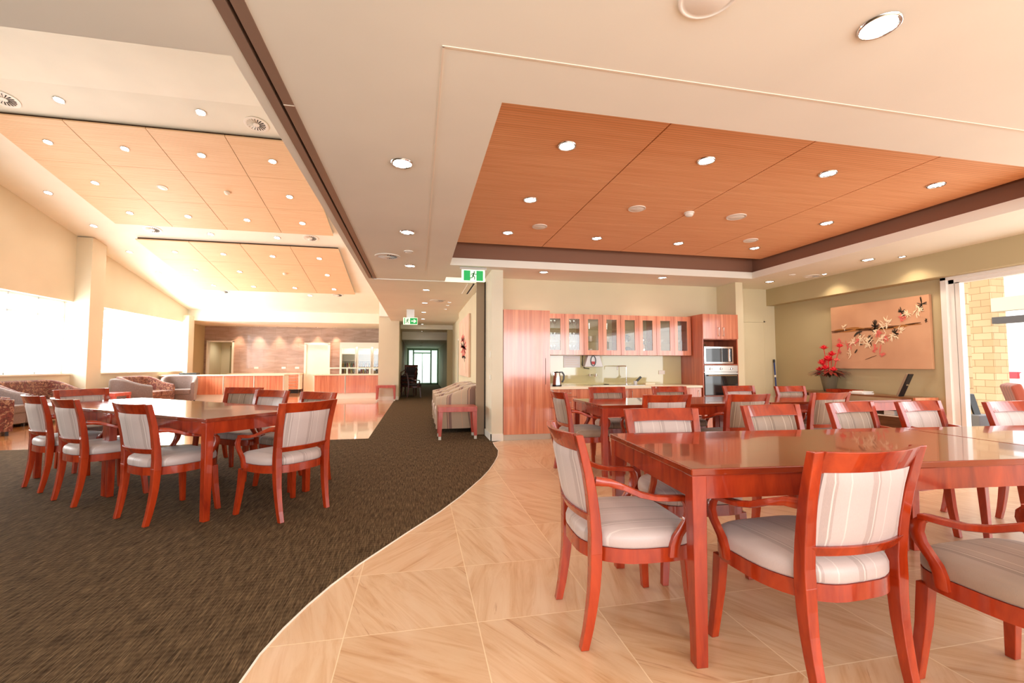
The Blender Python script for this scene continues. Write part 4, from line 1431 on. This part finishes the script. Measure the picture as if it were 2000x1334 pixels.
def painting(name, label, x, y0, y1, z0, z1, face, canvas, seed, small=False):
    """canvas hung on a wall of constant x; face = -1: painted side looks to -x. u runs 0..1 from far (y1) to near (y0)"""
    t = thing(name, label, 'painting', (x, 0, 0))
    th = .045
    mk('canvas', MB().box(0, face * th, y0, y1, z0, z1), canvas, t, bevel=.003)
    Lx, H = y1 - y0, z1 - z0
    xs = face * (th + .002)
    R_ = random.Random(seed)

    def P(u, v, h=0):
        return Vector((xs + face * h, y1 - u * Lx, z0 + v * H))

    def stroke(mb, u0, v0, u1, v1, w, bend=0, h=0):
        a, c = P(u0, v0, h), P(u1, v1, h)
        d = (c - a).normalized()
        n = Vector((0, -d.z, d.y))
        pts, A = [], []
        for k in range(5):
            f = k / 4
            pts.append(a.lerp(c, f) + n * bend * math.sin(f * PI))
            A.append(tuple(n * w * (.25 + .75 * math.sin(f * PI * .9 + .2))))
        mb.sweep(pts, A, (.0015, 0, 0))
    cream, brown, ochre, dark, pink = MB(), MB(), MB(), MB(), MB()
    if not small:
        for k in range(26):          # the long bark branch
            u0 = .0 + .80 * R_.random()
            va = .60 + .01 * math.sin(9 * u0) + R_.uniform(-.016, .016)
            stroke(brown if k % 3 else ochre, u0, va, u0 + R_.uniform(.12, .18), va + R_.uniform(-.014, .014), R_.uniform(.006, .013), R_.uniform(-.01, .01), .0004 * (k % 4))
        stroke(ochre, .36, .59, .80, .60, .026)
        stroke(ochre, .10, .585, .40, .60, .014)
        for (cu_, cv, n, ln) in ((.50, .63, 26, .10), (.44, .42, 16, .09), (.69, .51, 18, .08), (.94, .88, 14, .10), (.76, .80, 10, .08), (.97, .65, 6, .03), (.33, .52, 5, .06)):
            for k in range(n):
                a = R_.uniform(0, 2 * PI)
                stroke(dark, cu_, cv, cu_ + ln * .42 * math.cos(a), cv + ln * math.sin(a), R_.uniform(.003, .006), 0, .002)
        for (cu_, cv, r, n, m_) in ((.16, .66, .12, 4, cream), (.25, .42, .13, 7, cream), (.22, .26, .12, 5, cream), (.34, .46, .12, 8, cream), (.41, .40, .13, 12, cream), (.55, .44, .12, 10, cream),
                                    (.62, .68, .10, 8, cream), (.58, .62, .10, 7, cream), (.68, .48, .10, 6, cream), (.74, .55, .10, 6, cream), (.80, .78, .09, 7, cream), (.91, .80, .12, 8, cream), (.50, .56, .10, 6, cream),
                                    (.10, .44, .10, 5, pink), (.20, .36, .12, 6, pink), (.30, .42, .08, 6, pink), (.53, .52, .08, 9, pink), (.49, .30, .08, 7, pink), (.56, .20, .07, 6, pink), (.60, .46, .08, 6, pink), (.77, .72, .07, 8, pink),
                                    (.10, .30, .08, 4, pink)):
            for k in range(int(n * 1.7)):
                a = R_.uniform(0, 2 * PI)
                rr = r * R_.uniform(.4, 1.1)
                x0_, z0_ = cu_ + .35 * r * R_.uniform(-.5, .5), cv + .5 * r * R_.uniform(-.5, .5)
                stroke(m_, x0_, z0_, x0_ + rr * .5 * math.cos(a), z0_ + rr * .9 * math.sin(a), R_.uniform(.003, .008), R_.uniform(-.012, .012), .003 + .0003 * k)
        stroke(dark, .27, .50, .36, .57, .016, -.02, .004)
        stroke(dark, .30, .30, .27, .24, .010, 0, .004)
        stroke(dark, .33, .37, .37, .38, .010, 0, .004)
        stroke(brown, .38, .14, .50, .20, .004)
        stroke(pink, .53, .22, .55, .36, .008)
        stroke(pink, .47, .24, .50, .40, .010)
    else:
        for (cu_, cv, r, n) in ((.5, .5, .30, 16), (.55, .34, .2, 8), (.45, .62, .2, 8)):
            for k in range(n):
                a = R_.uniform(0, 2 * PI)
                m_ = pink if R_.random() < .7 else dark
                stroke(m_, cu_, cv, cu_ + r * math.cos(a), cv + r * .55 * math.sin(a), .03, R_.uniform(-.03, .03), .001)
        stroke(cream, .3, .1, .35, .95, .06)
        stroke(cream, .7, .05, .62, .9, .05)
    for nm, mb, mt in (('cream_blossoms', cream, 'paint_cream'), ('brown_branch', brown, 'paint_brown'), ('ochre_branch', ochre, 'paint_ochre'), ('dark_leaves', dark, 'paint_dark'), ('pink_petals', pink, 'paint_pink')):
        if mb.v:
            tag(mk(nm, mb, mt, t), kind='stuff')
    return t


painting('canvas_painting', 'wide tan painting of a branch with cream and red blossoms on the right wall', XR - .004, 4.70, 6.17, 1.095, 2.11, -1, 'canvas_tan', 5)
painting('canvas_painting', 'tall narrow looking pink and cream painting on the corridor wall above the striped armchairs', 1.116, 9.65, 11.9, .89, 2.28, -1, 'canvas_blush', 8, True)

# ================================================================ lounge furniture


def tub(name, label, cat, loc, rz, w, d, hb, ha, fab, seatfab, group, frontfab=None, cushions=1):
    """tub seat facing +Y in its own frame; w wide, d deep, back height hb sloping to arm height ha"""
    t = thing(name, label, cat, loc, rz, group)
    th = .10
    # plan path from left front round the back to the right front
    P = []
    r = .26
    hw = w / 2 - th / 2
    yb = -d / 2 + th / 2
    yf = d / 2 - .03
    P.append((-hw, yf))
    P.append((-hw, (yf + yb + r) / 2))
    for k in range(7):
        a = PI + k * PI / 2 / 6
        P.append((-hw + r + r * math.cos(a), yb + r + r * math.sin(a)))
    n_mid = 5
    for k in range(1, n_mid):
        P.append((-hw + r + (2 * hw - 2 * r) * k / n_mid, yb))
    for k in range(7):
        a = 1.5 * PI + k * PI / 2 / 6
        P.append((hw - r + r * math.cos(a), yb + r + r * math.sin(a)))
    P.append((hw, (yf + yb + r) / 2))
    P.append((hw, yf))
    R = []
    n = len(P)
    for i, (x, y) in enumerate(P):
        a = P[max(i - 1, 0)]
        c = P[min(i + 1, n - 1)]
        tx, ty = c[0] - a[0], c[1] - a[1]
        L = math.hypot(tx, ty)
        nx, ny = ty / L, -tx / L        # outward
        if nx * x + ny * (y - 0) < 0:
            nx, ny = -nx, -ny
        f = min(max((yf - y) / (yf - yb), 0), 1)
        s = f * f * (3 - 2 * f)
        if abs(y - yb) < .02:
            s = 1
        h = ha + (hb - ha) * s
        o = th / 2
        fl = .03 * s
        R.append([(x + nx * (o - .01), y + ny * (o - .01), .07), (x + nx * (o + fl), y + ny * (o + fl), h * .6), (x + nx * (o + fl), y + ny * (o + fl), h - .05), (x + nx * (o * .6 + fl), y + ny * (o * .6 + fl), h - .008),
                  (x + nx * fl * .5, y + ny * fl * .5, h), (x - nx * o * .7, y - ny * o * .7, h - .012), (x - nx * o, y - ny * o, h - .05), (x - nx * o, y - ny * o, .07)])
    mk('shell', MB().rings(R), fab, t, smooth=70)
    mk('base', MB().box(-hw + .02, hw - .02, yb, yf - .01, .07, .26), fab, t, bevel=.01)
    cw = (2 * hw - th) / cushions
    for k in range(cushions):
        x0 = -hw + th / 2 + cw * k
        mk('seat_cushion', MB().box(x0 + .004, x0 + cw - .004, yb + .05, yf + .01, .26, .41), seatfab, t, bevel=.03, seg=3)
    for sx in (-1, 1):
        for y in (yb + .05, yf - .06):
            mk('leg', MB().box(sx * (hw - .04) - .02, sx * (hw - .04) + .02, y - .02, y + .02, 0, .07), 'black', t)
    return t


# three striped armchairs in the corridor, facing left
GA = 'striped armchairs along the corridor wall'
for y, l in ((8.02, 'nearest'), (8.80, 'middle'), (9.58, 'farthest')):
    tub('armchair', 'striped beige tub armchair against the corridor wall, %s of three' % l, 'armchair', (.683, y, .006), math.radians(89), .70, .80, .80, .60, 'armchair_stripe', 'armchair_stripe', GA)

st = thing('side_table', 'low square red wood side table in front of the striped corridor armchairs', 'side table', (.615, 7.17, .006))
mk('tabletop', MB().box(-.30, .30, -.20, .20, .42, .50), 'red_wood', st, bevel=.004)
for sx in (-1, 1):
    for sy in (-1, 1):
        lg = mk('leg', MB().sweep([(sx * .275, sy * .175, .05), (sx * .262, sy * .165, .42)], [(.022, 0, 0), (.034, 0, 0)], [(0, .022, 0), (0, .03, 0)]), 'red_wood', st)
        mk('foot', MB().box(sx * .275 - .02, sx * .275 + .02, sy * .175 - .02, sy * .175 + .02, 0, .05), 'aluminium_end', lg)
dup(st, (-1.0, 15.02, .006), 0, 'low red wood side table standing in front of the far white column')
dup(st, (-7.0, 12.25, .006), math.radians(90), 'small red wood side table at the foot of the window pillar, behind the dining chairs')

# stacked dark chairs at the corridor's left
dark = make_chair('stacking_chair', 'x', 'charcoal_fabric', 'chair_dark_wood')
GS = 'dark chairs stacked at the left of the corridor'
for i, (x, y, rz, z, l) in enumerate(((-.25, 17.4, 2.9, .006, 'bottom chair of the dark stack in the corridor'), (-.25, 17.42, 2.9, .15, 'middle chair of the dark stack in the corridor'),
                                      (-.25, 17.44, 2.9, .294, 'top chair of the dark stack in the corridor'), (-.36, 16.45, -1.57, .006, 'single dark chair against the corridor wall, half hidden by the white column'))):
    if i == 0:
        dark.location = (x, y, z)
        dark.rotation_euler = (0, 0, rz)
        dark['label'] = l
        dark['group'] = GS
    else:
        dup(dark, (x, y, z), rz, l, group=GS)

GL = 'lounge seats along the windows'
tub('armchair', 'grey tub armchair with dark paisley arm, cut by the left edge of the photo', 'armchair', (-7.0, 8.92, .006), math.radians(-50), .86, .82, .76, .58, 'paisley', 'grey_weave', GL)
tub('armchair', 'grey tub armchair at the left edge behind the paisley one', 'armchair', (-7.55, 9.76, .006), math.radians(-88), .90, .85, .80, .60, 'grey_weave', 'grey_weave', GL)
tub('loveseat', 'two-seat paisley sofa with rounded back under the left window', 'sofa', (-7.57, 11.0, .006), math.radians(-90), 1.6, .88, .83, .58, 'paisley', 'grey_weave', GL, cushions=2)
tub('armchair', 'grey tub armchair right of the window pillar', 'armchair', (-7.18, 13.3, .006), math.radians(-62), .9, .85, .80, .60, 'grey_weave', 'grey_weave', GL)
tub('loveseat', 'two-seat paisley sofa under the right window, between two grey armchairs', 'sofa', (-7.55, 14.55, .006), math.radians(-92), 1.35, .88, .84, .58, 'paisley', 'paisley', GL, cushions=2)
tub('armchair', 'grey tub armchair in front of the left end of the bar counter', 'armchair', (-7.2, 15.62, .006), math.radians(-165), .9, .75, .82, .62, 'grey_weave', 'grey_weave', GL)

# ================================================================ bar


def bar(name, label, x0, x1, joints, y=16.2, dep=.62):
    t = thing(name, label, 'bar counter', (0, y, 0))
    mk('top', MB().box(x0 - .03, x1 + .03, -.06, dep, .80, .84), 'stone_top', t, bevel=.004)
    mk('carcass', MB().box(x0, x1, .03, dep - .03, .19, .80), 'white_trim', t)
    mk('plinth', MB().box(x0, x1, .05, dep - .06, 0.003, .19), 'white_trim', t)
    e = [x0] + joints + [x1]
    for a, b in zip(e, e[1:]):
        mk('front_panel', MB().box(a + .022, b - .022, .005, .03, .20, .795), 'cabinet_wood', t)
        mk('joint_strip', MB().box(b - .022, b + .0, .0, .03, .19, .80), 'aluminium_end', t)
    return t


bar('bar_counter', 'long red wood bar counter with cream top below the window end of the hall', -8.0, -4.38, [-7.09, -6.19, -5.28])
bar('bar_counter', 'short red wood bar counter beside the white column', -3.44, -1.05, [-2.43])
tag(mk('gantry_rail', MB().box(-3.3, -1.3, 16.6, 16.66, 1.03, 1.07).box(-3.05, -3.01, 16.6, 16.66, .84, 1.03).box(-2.46, -2.42, 16.6, 16.66, .84, 1.03).box(-1.7, -1.66, 16.6, 16.66, .84, 1.03), 'white_trim'),
    'low white rail standing on the short bar counter', 'rail')
tag(mk('black_tray', MB().box(-7.55, -7.05, 16.35, 16.6, .841, .90), 'black', bevel=.01), 'black box on the left end of the long bar counter', 'box')
bb = thing('back_bench', 'pale work bench along the brown bar wall with red drawers at its right end', 'bench', (0, 19.7, 0))
mk('top', MB().box(-7.4, -4.72, -.03, .58, .78, .82), 'stone_top', bb)
mk('carcass', MB().box(-7.4, -4.74, .03, .58, .16, .78), 'white_trim', bb)
mk('plinth', MB().box(-7.3, -4.8, .1, .5, .003, .16), 'black', bb)
for k in range(5):
    d_ = mk('drawer', MB().box(-5.27, -4.80, 0, .03, .18 + .12 * k, .29 + .12 * k), 'cabinet_wood', bb)
    mk('handle', MB().box(-5.2, -4.87, -.012, 0, .27 + .12 * k, .28 + .12 * k), 'aluminium_end', d_)
for x, l in ((-6.55, 'left'), (-5.5, 'middle'), (-4.98, 'right')):
    tag(mk('wall_socket', MB().box(x - .08, x + .08, 20.285, 20.3, 1.0, 1.08), 'white_plastic'), 'white socket on the brown bar wall, %s of three' % l, 'socket', 'sockets on the bar wall')
fe = thing('fire_sign', 'red fire extinguisher sign on the lobby wall seen through the left doorway', 'sign', (-8.05, 22.18, 1.55))
mk('panel', MB().box(-.10, .10, -.02, 0, -.25, .25), 'red_plastic', fe)
fx = thing('fire_extinguisher', 'fire extinguisher hanging below the red sign', 'fire extinguisher', (-8.05, 22.1, .75))
mk('cylinder', MB().lathe([(.002, 0), (.07, 0), (.07, .36), (.03, .42), (.002, .42)], n=16), 'red_plastic', fx, smooth=40)
mk('valve', MB().box(-.02, .05, -.02, .02, .42, .49), 'black', fx)

fr = thing('drinks_fridge', 'white three-door glass drinks fridge beside the far column', 'fridge', (-3.18, 19.6, 0))
Wf = 1.95
b = MB().box(0, .05, 0, .65, 0, 2.1).box(Wf - .05, Wf, 0, .65, 0, 2.1).box(.05, Wf - .05, .6, .65, 0, 2.1).box(.05, Wf - .05, 0, .6, 1.9, 2.1).box(.05, Wf - .05, 0, .6, 0, .2)
b.box(.65, .70, .02, .6, .2, 1.9).box(1.27, 1.32, .02, .6, .2, 1.9)
mk('cabinet', b, 'white_plastic', fr)
for k, (a, c) in enumerate(((.05, .65), (.70, 1.27), (1.32, 1.90))):
    d_ = mk('door', MB().box(a, a + .04, -.03, 0, .2, 1.9).box(c - .04, c, -.03, 0, .2, 1.9).box(a + .04, c - .04, -.03, 0, .2, .25).box(a + .04, c - .04, -.03, 0, 1.85, 1.9), 'white_plastic', fr)
    mk('pane', MB().box(a + .04, c - .04, -.018, -.014, .25, 1.85), 'pane', d_)
    mk('handle', MB().box(c - .03, c - .015, -.06, -.03, .8, 1.3), 'steel', d_)
    for z in (.55, .80, 1.06, 1.35, 1.62):
        mk('shelf', MB().box(a + .005, c - .005, .05, .59, z - .012, z), 'white_plastic', fr)
mk('lamp', MB().box(.06, Wf - .06, .02, .10, 1.87, 1.895), 'lamp_glow', fr)
bp = [(.002, 0), (.032, 0), (.034, .12), (.026, .15), (.012, .17), (.012, .21), (.002, .212)]
b0 = {}
for (z, lv_) in ((.80, 'lower'), (1.06, 'upper')):
    for k, a in enumerate((.05, .70, 1.32)):
        for q in range(6):
            kind = ('bottle_dark', 'bottle_gold', 'bottle_red')[(q * 2 + k + int(z * 10)) % 3]
            l = 'small %s bottle, %s in the %s row behind the %s fridge door' % ({'bottle_dark': 'dark', 'bottle_gold': 'golden', 'bottle_red': 'dark red'}[kind], ('first', 'second', 'third', 'fourth', 'fifth', 'last')[q], lv_, ('left', 'middle', 'right')[k])
            loc = (-3.18 + a + .07 + .085 * q, 19.72, z + .001)
            if kind not in b0:
                b0[kind] = tag(mk('drink_bottle', MB().lathe(bp, n=10), kind, loc=loc, smooth=50), l, 'bottle', 'bottles in the drinks fridge')
            else:
                dup(b0[kind], loc, label=l)
sp = thing('wall_speaker', 'white loudspeaker box high on the far column', 'speaker', (-1.08, 15.18, 3.0))
mk('cabinet', MB().box(-.17, .17, -.14, .10, -.26, .26), 'white_plastic', sp, bevel=.01)
mk('bracket', MB().box(-.03, .03, .08, .12, -.05, .05), 'steel', sp)
tag(mk('light_switch', MB().box(-.84, -.76, 15.285, 15.30, .46, .51), 'white_plastic'), 'white socket low on the far white column above the side table', 'socket')

# ================================================================ outdoors on the right
struct('ground', MB().box(7.0, 40, -12, 40, -.12, -.02), 'outdoor_pave')
for i, (x, y, w, d, l) in enumerate(((8.0, 5.37, .40, .40, 'narrow pale brick pier next to the door frame'), (13.5, 8.16, .44, .44, 'pale brick pillar carrying the outdoor beams, right of the narrow pier'))):
    tag(mk('brick_pillar', MB().box(x - w / 2, x + w / 2, y - d / 2, y + d / 2, -.02, 3.4), 'pale_brick'), l, 'pillar', 'pale brick pillars outside')
tag(mk('pergola_beam', MB().box(12.95, 13.15, 2.0, 7.75, 2.38, 2.69), 'beam_cream'), 'cream beam outside the doors', 'beam')
tag(mk('pergola_beam', MB().box(12.95, 13.15, 2.0, 7.75, 2.10, 2.25), 'beam_dark'), 'dark grey beam outside the doors below the cream one', 'beam')
oc = thing('outdoor_armchair', 'outdoor seat with a red and orange striped cushion at the right edge', 'armchair', (7.95, 4.22, -.02), math.radians(222))
mk('frame', MB().box(-.35, .35, -.32, .32, .25, .33).box(-.35, -.29, -.32, .32, 0, .6).box(.29, .35, -.32, .32, 0, .6), 'grey_box', oc, bevel=.005)
mk('back_cushion', MB().sweep([(0, -.20, .40), (0, -.34, .92)], (.27, 0, 0), [(0, .06, .02), (0, .05, .02)]), 'cushion_red', oc, bevel=.03, seg=3)
mk('seat_cushion', MB().box(-.28, .28, -.2, .32, .33, .46), 'cushion_red', oc, bevel=.03, seg=3)
pl = tag(mk('planter_box', MB().box(7.75, 8.1, 4.84, 5.04, -.02, .44), 'grey_box', bevel=.01), 'grey box outside beside the door frame', 'box')
sc = tag(mk('menu_board', MB().sweep([(7.9, 4.96, .445), (7.9, 5.03, .73)], (.06, 0, 0), (0, .012, .004)), 'black'), 'dark thin board leaning on the grey outdoor box', 'board')
ca = thing('parked_car', 'white car with a red tail lamp parked beyond the brick pillars', 'car', (22.0, 11.6, -.02), math.radians(-8))
prof = [(-2.2, .35), (-2.25, .9), (-1.9, 1.02), (-1.5, 1.45), (.4, 1.5), (1.2, 1.0), (2.1, .85), (2.2, .35)]
mk('body', MB().prism(prof, -.85, .85, 'y'), 'car_white', ca, bevel=.06, seg=3)
mk('side_glass', MB().prism([(-1.75, 1.02), (-1.42, 1.38), (.35, 1.42), (1.0, 1.02)], -.858, .858, 'y'), 'black_glass', ca)
mk('tail_lamp', MB().box(-2.28, -2.15, -.8, -.5, .72, .95), 'car_light', ca, bevel=.02)
mk('tail_lamp', MB().box(-2.28, -2.15, .5, .8, .72, .95), 'car_light', ca, bevel=.02)
for x in (-1.4, 1.35):
    for s in (-1, 1):
        w = mk('wheel', MB().lathe([(.002, -.1), (.30, -.1), (.33, -.07), (.33, .07), (.30, .1), (.002, .1)], n=24), 'rubber', ca, smooth=40)
        w.rotation_euler = (PI / 2, 0, 0)
        w.location = (x, s * .76, .33)
